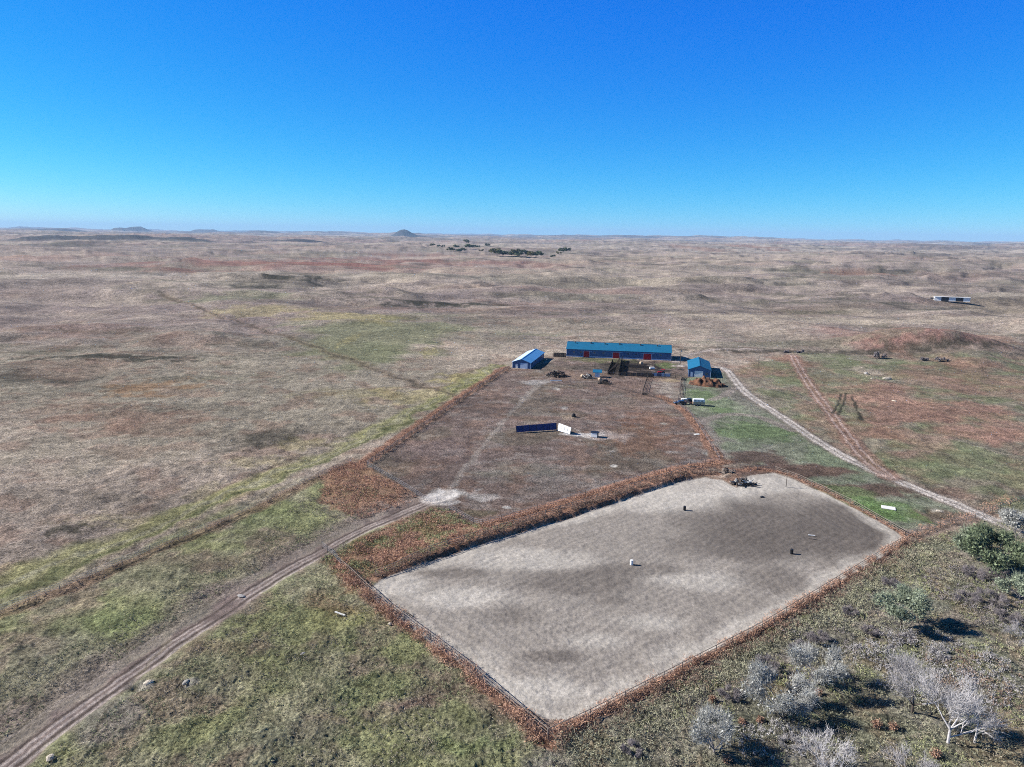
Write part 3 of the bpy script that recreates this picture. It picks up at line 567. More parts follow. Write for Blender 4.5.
    L.new(q1.outputs[0], bp.inputs['Height']); L.new(bp.outputs[0], b.inputs['Normal'])
    me.materials.append(mt)
build_ground()

# haze: even air round the whole scene
hz = MB().box((0, 0, 50), (84000, 84000, 700)).build('haze', 'white')
hm = bpy.data.materials.new('haze_air'); hm.use_nodes = True; hn = hm.node_tree; hn.nodes.clear()
pv = hn.nodes.new('ShaderNodeVolumePrincipled'); pv.inputs['Color'].default_value = (0.45, 0.70, 1.0, 1); pv.inputs['Density'].default_value = 0.000032; pv.inputs['Anisotropy'].default_value = 0.0
ho = hn.nodes.new('ShaderNodeOutputMaterial'); hn.links.new(pv.outputs[0], ho.inputs['Volume'])
hz.data.materials.clear(); hz.data.materials.append(hm); tag(hz, kind='stuff')

# ------------------------------------------------------------------ barns
def ang(a, b): return math.atan2(b[1] - a[1], b[0] - a[0])
def gable_building(name, label, loc, rz, L, Wd, eave, rise, roofmat, axis='X', over=.35):
    """ridge along local X, centred, base at z=0. front wall faces -Y"""
    t = thing(name, label, 'barn', loc, rz)
    a, b = L / 2, Wd / 2
    MB().add([(-a, -b, -.3), (-a, b, -.3), (-a, b, eave), (-a, 0, eave + rise - .05), (-a, -b, eave), (a, -b, -.3), (a, b, -.3), (a, b, eave), (a, 0, eave + rise - .05), (a, -b, eave)],
             [(0, 1, 2, 3, 4), (9, 8, 7, 6, 5), (0, 4, 9, 5), (1, 6, 7, 2)]).build('wall', 'blue', t)
    o = over; zz = eave - o * rise / b; th = .12
    rf = MB()
    for s in (-1, 1):
        rf.add([(-a - o, s * (b + o), zz), (a + o, s * (b + o), zz), (a + o, 0, eave + rise), (-a - o, 0, eave + rise),
                (-a - o, s * (b + o), zz + th), (a + o, s * (b + o), zz + th), (a + o, 0, eave + rise + th), (-a - o, 0, eave + rise + th)],
               [(0, 1, 2, 3), (4, 5, 6, 7), (0, 1, 5, 4), (1, 2, 6, 5), (3, 0, 4, 7)])
    roof = rf.build('roof', roofmat, t)
    MB().box((0, 0, eave + rise + th + .02), (L + 2 * o, .35, .08)).build('ridge_cap', roofmat, roof)
    return t, roof
# long barn
p0, p1 = G(566, 356.3), G(671.5, 360.6)
LL = math.hypot(p1[0] - p0[0], p1[1] - p0[1]); an = ang(p0, p1); mid = ((p0[0] + p1[0]) / 2, (p0[1] + p1[1]) / 2)
BW = 14.0
cx = mid[0] - math.sin(an) * BW / 2; cy = mid[1] + math.cos(an) * BW / 2
lb, roof = gable_building('long_barn', 'long blue barn with teal roof and three red doors behind the yard', (cx, cy, 0), an, LL - .6, BW, 3.9, 2.7, 'teal')
def local_x(px): q = G(px, 358.5); return (q[0] - cx) * math.cos(an) + (q[1] - cy) * math.sin(an)
fy = -BW / 2
for px, w in ((585.8, 3.0), (616, 3.3), (647, 3.8)):
    x0 = local_x(px)
    d = MB().box((x0, fy - .06, 1.5), (w, .10, 3.0)).build('sliding_door', 'red', lb, bevel=.02)
    m = MB(); m.box((x0, fy - .08, 3.12), (w * 1.9, .14, .14)); m.box((x0 - w / 2 - .1, fy - .07, 1.5), (.16, .12, 3.1)); m.box((x0 + w / 2 + .1, fy - .07, 1.5), (.16, .12, 3.1)); m.build('door_track', 'trim', lb)
    MB().box((x0 + w * .4, fy - .14, 1.3), (.1, .06, .5)).build('handle', 'dark', d)
for px in (573, 580, 594, 603, 628, 636, 660):
    x0 = local_x(px); w_ = MB().box((x0, fy - .04, 2.5), (1.1, .07, .8)).build('window', 'glass', lb)
    m = MB(); m.box((x0, fy - .05, 2.93), (1.2, .09, .06)); m.box((x0, fy - .05, 2.07), (1.2, .09, .06)); m.box((x0 - .57, fy - .05, 2.5), (.06, .09, .8)); m.box((x0 + .57, fy - .05, 2.5), (.06, .09, .8)); m.build('window_frame', 'trim', w_)
for px in (573, 589.5, 604, 619, 640, 657):
    x0 = local_x(px); MB().lathe((x0, -1.5, 6.2), [(.22, -.3), (.22, .45), (.42, .5), (.42, .65), (.12, .85)], 12).build('roof_vent', 'dark', roof)
m = MB(); m.box((0, fy - .03, .25), (LL - .6, .05, .5)); m.build('base_trim', 'trim', lb)
for s in (-1, 1): MB().box((s * (LL / 2 - .3), fy - .02, 1.9), (.25, .12, 3.7)).build('corner_trim', 'trim', lb)
# west (left) barn: ridge runs away from the camera
q0, q1 = G(512.2, 368.2), G(530.6, 369.0)
wl = math.hypot(q1[0] - q0[0], q1[1] - q0[1]); a2 = R(-14)
Lw = 31.0; mid = ((q0[0] + q1[0]) / 2, (q0[1] + q1[1]) / 2)
ax_ = (-math.sin(a2), math.cos(a2))
t, rf = gable_building('machine_barn', 'low blue barn with sun glare painted on its left roof slope at the left end of the yard', (mid[0] + ax_[0] * Lw / 2, mid[1] + ax_[1] * Lw / 2, 0), a2 + R(90), Lw, 8.4, 2.9, 1.5, 'roofblue')
d = MB().box((-Lw / 2 - .06, -1.2, 1.3), (.1, 3.4, 2.6)).build('overhead_door', 'trim', t)
MB().box((-Lw / 2 - .05, 2.2, 1.05), (.08, 1.0, 2.1)).build('side_door', 'white', t)
for s in (-1, 1): MB().box((-Lw / 2 - .04, s * 4.2, 1.4), (.12, .2, 2.9)).build('corner_trim', 'trim', t)
MB().add([(-Lw / 2 - .3, 4.5, 2.97), (Lw / 2 + .3, 4.5, 2.97), (Lw / 2 + .3, .35, 4.42), (-Lw / 2 - .3, .35, 4.42)], [(3, 2, 1, 0)]).build('painted_glare_sheet', 'glaresheet', rf)  # sheet laid over the sunward slope, its pale colour painting the sun glare
for k in range(4): MB().box((-Lw / 2 + 4 + k * 7.3, -4.24, 1.8), (1.0, .06, .8)).build('window', 'glass', t)
# east (right) barn
q0, q1 = G(688.3, 376.4), G(710.2, 377.6)
we = math.hypot(q1[0] - q0[0], q1[1] - q0[1]); a3 = R(-13)
Le = 23.0; mid = ((q0[0] + q1[0]) / 2, (q0[1] + q1[1]) / 2); ax_ = (-math.sin(a3), math.cos(a3))
t, rf = gable_building('garage_barn', 'square teal roofed blue barn beside the rust coloured hay heap', (mid[0] + ax_[0] * Le / 2, mid[1] + ax_[1] * Le / 2, 0), a3 + R(90), Le, 9.4, 3.2, 1.8, 'teal')
d = MB().box((-Le / 2 - .06, .3, 1.35), (.1, 3.6, 2.7)).build('overhead_door', 'white', t)
MB().box((-Le / 2 - .05, -3.0, 1.6), (.08, 1.2, 1.0)).build('window', 'glass', t)
MB().box((-Le / 2 - .05, 3.3, 1.05), (.08, .95, 2.1)).build('side_door', 'trim', t)
for s in (-1, 1): MB().box((-Le / 2 - .04, s * 4.7, 1.5), (.12, .2, 3.2)).build('corner_trim', 'trim', t)

# small teal roofed shed
x, y, z = on_ground(597.3, 377)
t = thing('small_shed', 'tiny white shed with teal roof among dark junk in the yard', 'shed', (x, y, z), R(-8))
MB().box((0, 0, 1.1), (2.2, 2.4, 2.2)).build('wall', 'white', t)
MB().add([(-2, -1.7, 2.2), (2, -1.7, 2.2), (2, 1.7, 2.9), (-2, 1.7, 2.9), (-2, -1.7, 2.32), (2, -1.7, 2.32), (2, 1.7, 3.02), (-2, 1.7, 3.02)], [(3, 2, 1, 0), (4, 5, 6, 7), (0, 1, 5, 4), (1, 2, 6, 5), (2, 3, 7, 6), (3, 0, 4, 7)]).build('roof', 'teal', t)
MB().box((0, -1.23, .95), (.8, .06, 1.9)).build('door', 'trim', t)
# far low white livestock shed
x, y, z = on_ground(951.5, 303.5)
t = thing('loafing_shed', 'long low white shed with dark open bays alone on the far prairie at right', 'shed', (x, y, max(gz(x + k_ * math.cos(R(-18)), y + k_ * math.sin(R(-18))) for k_ in (-22, -12, 0, 12, 20)) - .3), R(-18))
t.scale = (.82, .82, .8)
for k in range(5):
    x0 = -16 + 8 * k
    MB().box((x0, 1.5, .6), (7.6, 5, 5.2)).build('bay' if k % 2 else 'wall', 'dark' if k % 2 else 'white', t)
MB().box((0, 1.2, 3.32), (41, 6.4, .16)).build('roof', 'white', t)
MB().box((-22.3, .6, 1.1), (3.6, 2.0, 1.6)).build('feed_bin', 'dark', t)

# ------------------------------------------------------------------ fences
def fence(name, label, pts, spacing=4.0, h=1.4, r=.06, mat='wood', rails=((.5, .02), (.9, .02), (1.3, .02)), railmat='steel', rail_name='wire', jitter=.04, gate_end=False):
    pts = [Vector((p[0], p[1], gz(p[0], p[1]))) for p in pts]
    t = thing(name, label, 'fence', pts[0]); rnd = random.Random(len(label))
    me = None; P = []
    for a, b in zip(pts[:-1], pts[1:]):
        L = (b - a).length; k = max(1, round(L / spacing))
        for i in range(k): P.append(a.lerp(b, i / k))
    P.append(pts[-1])
    for p in P: p.z = gz(p.x, p.y)
    for i, p in enumerate(P):
        if me is None:
            o = MB().lathe((0, 0, 0), [(r, -.4), (r, h), (r * .7, h + .04)], 7).build('post', mat, t); me = o.data
        else:
            o = bpy.data.objects.new('post', me); COL.objects.link(o); o.parent = t
        o.location = p - pts[0]; o.scale = (1, 1, 1 + rnd.uniform(-jitter, jitter) * 2); o.rotation_euler = (rnd.uniform(-jitter, jitter), rnd.uniform(-jitter, jitter), 0)
    m = MB()
    for a, b in zip(P[:-1], P[1:]):
        for zh, rr in rails:
            m.tube(a - pts[0] + Vector((0, 0, zh)), b - pts[0] + Vector((0, 0, zh)), rr, n=4, cap=False)
    m.build(rail_name, railmat, t)
    return t
RAIL = ((.45, .035), (.85, .035), (1.3, .055))
fence('rail_fence', 'pipe rail fence along the near left side of the riding arena', ARENA_SW, 3.6, 1.35, .07, 'wood', RAIL, 'wood', 'rail')
fence('rail_fence', 'rail fence along the lower right side of the riding arena above the scrub', ARENA_SE[:], 3.6, 1.3, .07, 'wood', RAIL, 'wood', 'rail')
fence('rail_fence', 'rail fence between the riding arena and the green lawn strip', IM([(740, 469), (775, 471), (800, 480), (850, 504), (905, 536)]), 4, 1.3, .06, 'wood', RAIL, 'wood', 'rail')
fence('rail_fence', 'rail fence buried in rust coloured weeds on the upper left side of the riding arena', IM([(376, 577), (430, 556), (480, 540), (560, 515), (640, 489), (690, 473), (715, 472)]), 4, 1.3, .06, 'wood', RAIL, 'wood', 'rail')
fence('wire_fence', 'wire fence on wooden posts down the west side of the brown paddock', W_FENCE, 5, 1.4, .08, 'darkwood')
fence('wire_fence', 'wire fence from the west paddock corner to the gateway', IM([(367, 466), (395, 482), (424, 500)]), 3.5, 1.4, .07, 'wood')
fence('wire_fence', 'wire fence from the gateway down to the weed bank', IM([(448, 509), (465, 519), (482, 529)]), 3.5, 1.4, .07, 'wood')
fence('wire_fence', 'wire fence along the north edge of the weed bank beside the paddock', IM([(482, 529), (520, 519), (600, 493), (690, 467), (720, 461)]), 5, 1.3, .06, 'darkwood')
fence('wire_fence', 'wire fence on the east side of the paddock above the lawn', IM([(676, 404), (690, 414), (702, 432), (720, 461)]), 5, 1.4, .07, 'darkwood')
fence('wire_fence', 'old wire fence line beside the green strip at far left', IM([(-40, 632), (0, 614), (60, 591), (150, 552), (230, 520), (300, 486), (352, 462)]), 6, 1.2, .05, 'wood')
fence('wire_fence', 'wire fence from the arena corner through the scrub to the gravel road', IM([(905, 537), (940, 527), (975, 519), (1000, 508), (1030, 498)]), 4, 1.3, .06, 'darkwood')
fence('wire_fence', 'wire fence from the left arena corner up to the dirt track', IM([(341, 566), (333, 556), (322, 548)]), 3, 1.4, .07, 'wood')
CR = ((.3, .04), (.65, .04), (1.0, .04), (1.4, .05))
fence('corral_fence', 'thin corral fence across the paddock below the small shed', IM([(583, 378), (612, 387), (640, 394), (676, 404)]), 3.5, 1.5, .07, 'darkwood', CR, 'darkwood', 'rail')
fence('corral_fence', 'dark corral fence on the left of the sandy pen', IM([(648, 377), (645, 386), (642.5, 394)]), 2.5, 1.6, .09, 'darkwood', CR, 'darkwood', 'rail')
fence('corral_fence', 'corral fence on the right of the sandy pen', IM([(681, 377.5), (680, 388), (678, 402)]), 2.5, 1.5, .08, 'wood', CR, 'wood', 'rail')
fence('corral_fence', 'long dark corral fence behind the sandy pen', IM([(608, 375), (625, 376), (648, 377), (681, 377.5)]), 2.5, 1.7, .09, 'darkwood', CR, 'darkwood', 'rail')
fence('corral_fence', 'corral fence running from the middle red door to the pens', IM([(620, 360), (615, 368), (608, 375)]), 2.5, 1.7, .09, 'darkwood', CR, 'darkwood', 'rail')
fence('corral_fence', 'corral fence across the muddy pens in front of the long barn', IM([(618, 366), (640, 367.5), (654, 368)]), 2.5, 1.6, .09, 'darkwood', CR, 'darkwood', 'rail')
fence('corral_fence', 'corral fence between the low blue barn and the long barn', IM([(553, 356.5), (566, 357)]), 2.5, 1.8, .1, 'darkwood', CR + ((1.7, .06),), 'darkwood', 'rail')
def board_fence(label, a, b, h, mat='darkwood', name='board_fence', cat='fence'):
    a, b = G(*a), G(*b); L = math.hypot(b[0] - a[0], b[1] - a[1]); t = thing(name, label, cat, (a[0], a[1], 0), ang(a, b)); rnd = random.Random(int(L * 10))
    m = MB(); x0 = 0.0
    while x0 < L - .1:
        w = rnd.uniform(.22, .34); m.box((x0 + w / 2, 0, h / 2 + rnd.uniform(-.05, .05)), (w - .03, .05, h)); x0 += w
    m.build('board', mat, t)
    for k in range(int(L / 2.5) + 1): MB().box((min(k * 2.5 + .1, L), .12, h / 2), (.16, .16, h + .2)).build('post', mat, t)
board_fence('dark board fence closing the gap between the low barn and the long barn', (553.5, 356.8), (565.5, 357.2), 2.2)
board_fence('dark board wall running from the middle red door down to the pens', (622, 360.5), (618.5, 375.5), 2.3)
board_fence('second dark board wall of the alley in front of the long barn', (612.5, 362.5), (607.5, 374.5), 1.7)
board_fence('long black board fence along the top of the sandy pen and its neighbour', (622, 375.8), (653, 377.3), 1.7)
board_fence('dark board fence across the middle of the muddy pens', (624, 367), (650, 368.5), 1.3)
board_fence('dark feed bunk boards at the lower left corner of the sandy pen', (642.2, 395), (647.5, 395.3), 1.0)
for px, py, lb_ in ((582.3, 377.6, 'pale round hay bale left of the dark scrap pile'), (599.8, 381, 'straw coloured round bale in front of the tiny shed'), (641, 364.5, 'round bale in the muddy pens before the long barn')):
    x, y, z = on_ground(px, py); tag(MB().lathe((0, 0, .7), [(.62, -.6), (.72, -.5), (.72, .5), (.62, .6)], 18, 'Y').build('hay_bale', 'tan', None, (x, y, z), R(30)), lb_, 'bale', 'round bales in the yard')
# gate across the gateway of the dirt track
a, b = G(430, 503), G(446, 508)
g = thing('field_gate', 'tubular steel gate standing open at the end of the dirt track', 'gate', (a[0], a[1], 0), ang(a, b) + R(60))
m = MB(); [m.tube((0, 0, z), (3.6, 0, z), .025) for z in (.3, .55, .8, 1.05, 1.25)]; m.build('bar', 'steel', g)
m = MB(); [m.tube((x0, 0, .25), (x0, 0, 1.3), .03) for x0 in (0, 1.8, 3.6)]; m.build('gate_frame', 'steel', g)

# ------------------------------------------------------------------ windbreak, feeder, barrels, small things
a, b = G(516.3, 433), G(556.5, 430.3); L = math.hypot(b[0] - a[0], b[1] - a[1]); q = ang(a, b)
t = thing('windbreak', 'dark navy panel windbreak standing left of the white panel in the paddock', 'windbreak', (a[0], a[1], 0), q)
MB().add([(0, -.04, .25), (L, -.04, .25), (L, .30, 2.35), (0, .30, 2.15), (0, .04, .25), (L, .04, .25), (L, .38, 2.35), (0, .38, 2.15)], [(0, 1, 2, 3), (7, 6, 5, 4), (0, 4, 5, 1), (3, 2, 6, 7), (0, 3, 7, 4), (1, 5, 6, 2)]).build('panel', 'navy', t)
m = MB(); [m.tube((L * k / 6, -.1, 0), (L * k / 6, .26, 2.3), .05) for k in range(7)]; m.build('frame', 'dark', t)
for k in range(4): MB().tube((L * (k + .5) / 4, .1, 1.2), (L * (k + .5) / 4, 1.2, 0), .05).build('brace', 'dark', t)
a, b = G(557.5, 431), G(570, 434.6); L = math.hypot(b[0] - a[0], b[1] - a[1]); q = ang(a, b)
t = thing('windbreak', 'bright white panel windbreak joined to the right end of the dark one', 'windbreak', (a[0], a[1], 0), q)
MB().add([(0, -.04, .2), (L, -.04, .2), (L, .5, 2.1), (0, .5, 2.5), (0, .04, .2), (L, .04, .2), (L, .58, 2.1), (0, .58, 2.5)], [(0, 1, 2, 3), (7, 6, 5, 4), (0, 4, 5, 1), (3, 2, 6, 7), (0, 3, 7, 4), (1, 5, 6, 2)]).build('panel', 'white', t)
m = MB(); [m.tube((L * k / 4, -.09, 0), (L * k / 4, .46, 2.2), .045) for k in range(5)]; m.tube((0, .12, 1.2), (L, .12, 1.1), .04); m.build('frame', 'steel', t)
for k in range(2): MB().tube((L * (k + .5) / 2, .3, 1.2), (L * (k + .5) / 2, 1.5, 0), .05).build('brace', 'steel', t)
x, y, z = on_ground(594.5, 437)
t = thing('feed_box', 'white walled feed box with black lid on the pale trampled dirt', 'feeder', (x, y, z), R(-20))
MB().box((0, 0, .8), (2.0, 1.6, 1.4)).build('box', 'white', t, bevel=.03); MB().box((.15, 0, 1.58), (2.5, 1.9, .1)).build('lid', 'black', t); MB().box((0, 0, .06), (2.2, 1.7, .1)).build('skid', 'dark', t)
MB().box((1.02, 0, .8), (.04, 1.5, 1.3)).build('side_panel', 'dark', t)
x, y, z = on_ground(573.8, 417)
t = thing('mineral_feeder', 'small black mineral feeder in a ring of pale dirt', 'feeder', (x, y, z))
MB().lathe((0, 0, 0), [(.75, 0), (.8, .4), (.7, .42)], 16).build('tub', 'black', t); MB().lathe((0, 0, .42), [(.6, 0), (.55, .6), (.1, .85)], 14).build('hood', 'black', t)
def barrel(px, py, mat, label):
    x, y, z = on_ground(px, py)
    t = thing('barrel', label, 'barrel', (x, y, z - .04), group='barrels standing in the riding arena')
    MB().lathe((0, 0, 0), [(.27, 0), (.30, .02), (.30, .29), (.325, .31), (.30, .33), (.30, .58), (.325, .60), (.30, .62), (.30, .90), (.28, .93)], 20).build('drum', mat, t, smooth=False)
    MB().lathe((0, 0, .93), [(.29, 0), (.29, .02), (.26, .02)], 20).build('rim', mat, t)
barrel(631.5, 564.5, 'white', 'white barrel standing in the middle of the riding arena')
barrel(684.5, 510, 'black', 'black barrel nearest the back weed bank of the riding arena')
barrel(791.5, 553.5, 'black', 'black barrel in the right half of the riding arena')
for (x0, y0, x1, y1, mt, lb_) in ((808, 535.3, 815, 536, 'white', 'white jump pole lying farther back on the arena ground'), (808, 538.5, 816, 539.4, 'wood', 'weathered jump pole lying nearer on the arena ground')):
    a, b = G(x0, y0), G(x1, y1); L = math.hypot(b[0] - a[0], b[1] - a[1])
    tag(MB().tube((0, 0, .1), (L, 0, .1), .09, n=10).build('jump_pole', mt, None, (a[0], a[1], 0), ang(a, b)), lb_, 'pole', 'poles lying in the arena')
a, b = G(403, 610), G(413, 617); L = math.hypot(b[0] - a[0], b[1] - a[1])
tag(MB().tube((0, 0, .08), (L, 0, .08), .07, n=8).build('jump_pole', 'darkwood', None, (a[0], a[1], 0), ang(a, b)), 'dark pole lying on the arena near its left fence', 'pole', 'poles lying in the arena')
def slab(px, py, w, d, rz, mat, name, label, cat, h=.12):
    x, y, z = on_ground(px, py); o = MB().box((0, 0, h / 2 + .03), (w, d, h), 0, .97).build(name, mat, None, (x, y, z), rz, bevel=.02); tag(o, label, cat)
slab(888.5, 508, 2.9, 2.0, R(-25), 'concrete', 'concrete_pad', 'pale flat pad lying on the green lawn by the arena', 'pad')
slab(340, 614, 2.2, .3, R(-30), 'dirtywhite', 'plank', 'pale plank lying in the grass left of the arena', 'plank')
slab(556, 381, 5, 1.2, 0, 'steel', 'metal_sheet', 'grey metal sheet on the ground below the dark brush pile', 'sheet', .3)
slab(652, 369, 2.2, 1.4, R(5), 'white', 'water_trough', 'white water trough in the pens left of the red tractor', 'trough', .9)
slab(697, 434.5, 0.01 + 1.8, 1.2, R(20), 'dirtywhite', 'board', 'pale board lying on the lawn near the parked trailer', 'board')

def rock_mesh(rx, ry, rz_, seed):
    rs = np.random.RandomState(seed); n, k = 10, 6; V = []; F = []
    for j in range(k + 1):
        ph = math.pi * j / k
        for i in range(n):
            th = 2 * math.pi * i / n; q = 1 + rs.uniform(-.22, .22)
            V.append((rx * math.sin(ph) * math.cos(th) * q, ry * math.sin(ph) * math.sin(th) * q, rz_ * math.cos(ph) * (1 + .1 * rs.uniform(-1, 1))))
    for j in range(k):
        for i in range(n): F.append((j * n + i, (j + 1) * n + i, (j + 1) * n + (i + 1) % n, j * n + (i + 1) % n))
    m = MB(); m.add(V, F); return m
def rock(px, py, rx, ry, rz_, mat, label, seed, group='rocks lying about'):
    x, y, z = on_ground(px, py); rx *= .62; ry *= .62; rz_ *= .62; o = rock_mesh(rx, ry, rz_, seed).build('rock', mat, None, (x, y, z + rz_ * .25), seed * .7); tag(o, label, 'rock', group)
rock(149, 683, 1.0, .8, .45, 'rock', 'pale rock at the edge of the burrow beside the dirt track', 1)
rock(186, 682.5, .9, .6, .35, 'greyrock', 'grey rock in the grass right of the burrow', 2)
rock(50, 758, .9, .7, .4, 'rock', 'pale rock in the bottom left corner below the dirt track', 3)
rock(241, 596, 1.2, .6, .25, 'greyrock', 'flat rock lying on the dirt track', 4)
rock(303, 654, .7, .5, .3, 'greyrock', 'small pale stone in the green grass in front of the arena', 6)
rock(390, 624, .55, .45, .35, 'rock', 'pale stone against the left arena fence', 8)
rock(887, 379, 3.4, 1.6, 1.0, 'rock', 'largest pale sandstone block of the outcrop in the right pasture', 9)
rock(872, 379, 2.4, 1.2, 0.8, 'rock', 'smaller sandstone block on the left of the outcrop', 10)
rock(866, 373.5, 2.2, 1.3, 0.9, 'greyrock', 'dark sided block at the back of the outcrop', 11)
rock(894, 401, 1.6, .9, .4, 'rock', 'flat pale stone in the pasture below the outcrop', 12)
rock(939, 511.5, 1.1, .7, .45, 'rock', 'pale rock by the gravel road near the scrub', 13)
rock(762, 497, 1.0, .5, .3, 'dark', 'dark lump at the tip of the debris pile in the arena corner', 14)

# hay heap
def heap(px, py, L, Wd, Hh, rz, mat, name, label, cat, seed=0, n=46, k=20, skew=.0):
    x, y, z = on_ground(px, py); V = []; F = []
    rs = np.random.RandomState(seed)
    gx, gy = np.meshgrid(np.linspace(-1, 1, n), np.linspace(-1, 1, k)); rr_ = np.clip(1 - np.hypot(gx, gy) ** 2, 0, 1)
    hh = Hh * rr_ ** .6 * (.8 + .6 * fbm(gx * L / 2, gy * Wd / 2, 2.2, 3, seed)) * (1 - skew * gx) + .25 * fbm(gx * L / 2, gy * Wd / 2, .7, 2, seed + 5) * (rr_ > 0)
    hh = np.where(rr_ > 0, hh, -.3)
    V = np.stack([(gx * L / 2).ravel(), (gy * Wd / 2).ravel(), hh.ravel()], 1)
    i = np.arange(k - 1)[:, None] * n + np.arange(n - 1)[None, :]; F = np.stack([i, i + 1, i + n + 1, i + n], -1).reshape(-1, 4)
    o = raw_mesh(name, V, F, mat); o.location = (x, y, z); o.rotation_euler = (0, 0, rz); tag(o, label, cat); return o
heap(707.5, 385, 15.5, 8.0, 2.9, R(-24), 'manure', 'hay_heap', 'long rust brown heap of old hay in front of the square barn', 'heap', 5, skew=.15)

# debris and brush piles: sticks and boards thrown together
def junk(px, py, L, Wd, Hh, mats, name, label, cat, seed, n=90):
    x, y, z = on_ground(px, py); t = thing(name, label, cat, (x, y, z), R(-8)); rnd = random.Random(seed)
    for mi, mt in enumerate(mats):
        m = MB()
        for _ in range(n // len(mats)):
            u = rnd.gauss(0, .38); v = rnd.gauss(0, .38); hh = Hh * max(0, 1 - u * u - v * v) * rnd.random()
            c = Vector((u * L / 2 * 1.2, v * Wd / 2 * 1.2, hh)); d = Vector((rnd.uniform(-1, 1), rnd.uniform(-1, 1), rnd.uniform(-.5, .5))).normalized() * rnd.uniform(.4, 1.3)
            if rnd.random() < .6: m.tube(c - d, c + d, rnd.uniform(.04, .13), n=5)
            else: m.box(c, (rnd.uniform(.3, 1), rnd.uniform(.2, .7), rnd.uniform(.1, .5)), rnd.uniform(0, 3))
        m.build(('branches', 'boards', 'scrap')[mi], mt, t)
    return t
junk(557, 376, 8, 7, 2.6, ('black', 'darkwood'), 'brush_pile', 'black brush pile in the yard right of the low blue barn', 'pile', 1, 200)
junk(588.5, 378.5, 4.4, 3, 1.9, ('dark', 'darkwood', 'dirtywhite'), 'scrap_pile', 'dark scrap pile against the left of the small shed', 'pile', 2, 140)
junk(605, 383.5, 4.2, 2.8, 1.7, ('black', 'dark'), 'tyre_pile', 'black heap of scrap right of the small shed', 'pile', 3, 140)
junk(743, 484, 5.5, 3.4, 1.2, ('darkwood', 'dark', 'dirtywhite'), 'debris_pile', 'dark debris pile in the back corner of the riding arena', 'pile', 4, 160)
junk(728, 472, 5, 2.5, .8, ('darkwood', 'wood'), 'board_pile', 'loose boards in the weeds behind the arena corner', 'pile', 6, 30)
junk(683, 380, 2.0, 2.0, 1.2, ('dark',), 'scrap_pile', 'little dark scrap heap at the corner of the sandy pen', 'pile', 7, 20)

# ------------------------------------------------------------------ vehicles
def wheel(t, x0, y0, r=.38, w=.26):
    o = MB().lathe((x0, y0, r), [(r * .55, -w / 2), (r * .96, -w / 2), (r, -w / 2 + .04), (r, w / 2 - .04), (r * .96, w / 2), (r * .55, w / 2)], 18, 'Y').build('wheel', 'rubber', t)
    MB().lathe((x0, y0, r), [(r * .5, -w / 2 - .01), (r * .56, 0), (r * .5, w / 2 + .01)], 14, 'Y').build('rim', 'steel', o)
def car(px, py, rz, mat, label, kind='pickup'):
    x, y, z = on_ground(px, py)
    t = thing('parked_pickup' if kind == 'pickup' else 'parked_car', label, kind, (x, y, z), rz, 'vehicles parked beside the sandy pen')
    if kind == 'pickup':
        MB().prism([(-2.7, .45), (2.6, .45), (2.7, .7), (2.65, 1.05), (1.2, 1.15), (-.3, 1.15), (-.3, .75), (-2.6, .75), (-2.6, 1.15), (-2.7, 1.15)], -.95, .95).build('body', mat, t, bevel=.06)
        m = MB(); m.box((-1.45, .92, .95), (2.3, .1, .42)); m.box((-1.45, -.92, .95), (2.3, .1, .42)); m.build('bed_side', mat, t)
        MB().prism([(-.3, 1.15), (1.2, 1.15), (.6, 1.78), (-.15, 1.82)], -.82, .82).build('cab', mat, t, bevel=.05)
        m = MB(); m.add([(1.19, -.74, 1.2), (1.19, .74, 1.2), (.64, .7, 1.75), (.64, -.7, 1.75)], [(0, 1, 2, 3)]); m.build('windscreen', 'glass', t).location.x = .02
        for s in (-1, 1): MB().add([(-.15, s * .835, 1.2), (1.0, s * .835, 1.2), (.55, s * .83, 1.7), (-.1, s * .83, 1.72)], [(0, 1, 2, 3)]).build('side_window', 'glass', t)
        ws = 1.75
    else:
        MB().prism([(-2.2, .35), (2.2, .35), (2.3, .6), (2.2, .85), (1.1, .98), (-1.9, 1.0), (-2.3, .9)], -.88, .88).build('body', mat, t, bevel=.07)
        MB().prism([(-1.8, 1.0), (1.0, .98), (.4, 1.48), (-1.3, 1.5)], -.75, .75).build('cab', mat, t, bevel=.06)
        MB().add([(1.02, -.68, 1.02), (1.02, .68, 1.02), (.45, .64, 1.47), (.45, -.64, 1.47)], [(0, 1, 2, 3)]).build('windscreen', 'glass', t)
        for s in (-1, 1): MB().add([(-1.5, s * .77, 1.03), (.85, s * .77, 1.03), (.38, s * .765, 1.42), (-1.2, s * .765, 1.43)], [(0, 1, 2, 3)]).build('side_window', 'glass', t)
        ws = 1.4
    for sx in (-ws, ws):
        for sy in (-.82, .82): wheel(t, sx, sy)
    for s in (-1, 1):
        MB().box((2.62 if kind == 'pickup' else 2.24, s * .65, .82), (.1, .35, .16)).build('headlight', 'trim', t); MB().box((-2.72 if kind == 'pickup' else -2.3, s * .75, .85), (.06, .2, .25)).build('tail_light', 'red', t)
car(680, 404.5, R(187), 'carblack', 'black car parked left of the white trailer', 'car')
car(689.3, 403.2, R(100), 'carblack', 'black pickup parked nose out right against the white trailer', 'pickup')
x, y, z = on_ground(698.5, 405.5)
t = thing('horse_trailer', 'white topped tan sided horse trailer parked on the grass', 'trailer', (x, y, z), R(-8))
MB().prism([(-2.1, .55), (2.1, .55), (2.1, 1.5), (-2.1, 1.5)], -1.0, 1.0).build('lower_side', 'tan', t, bevel=.04)
MB().prism([(-2.1, 1.5), (2.1, 1.5), (2.1, 2.2), (1.8, 2.5), (-2.0, 2.5), (-2.1, 2.3)], -1.0, 1.0).build('upper_box', 'white', t, bevel=.08)
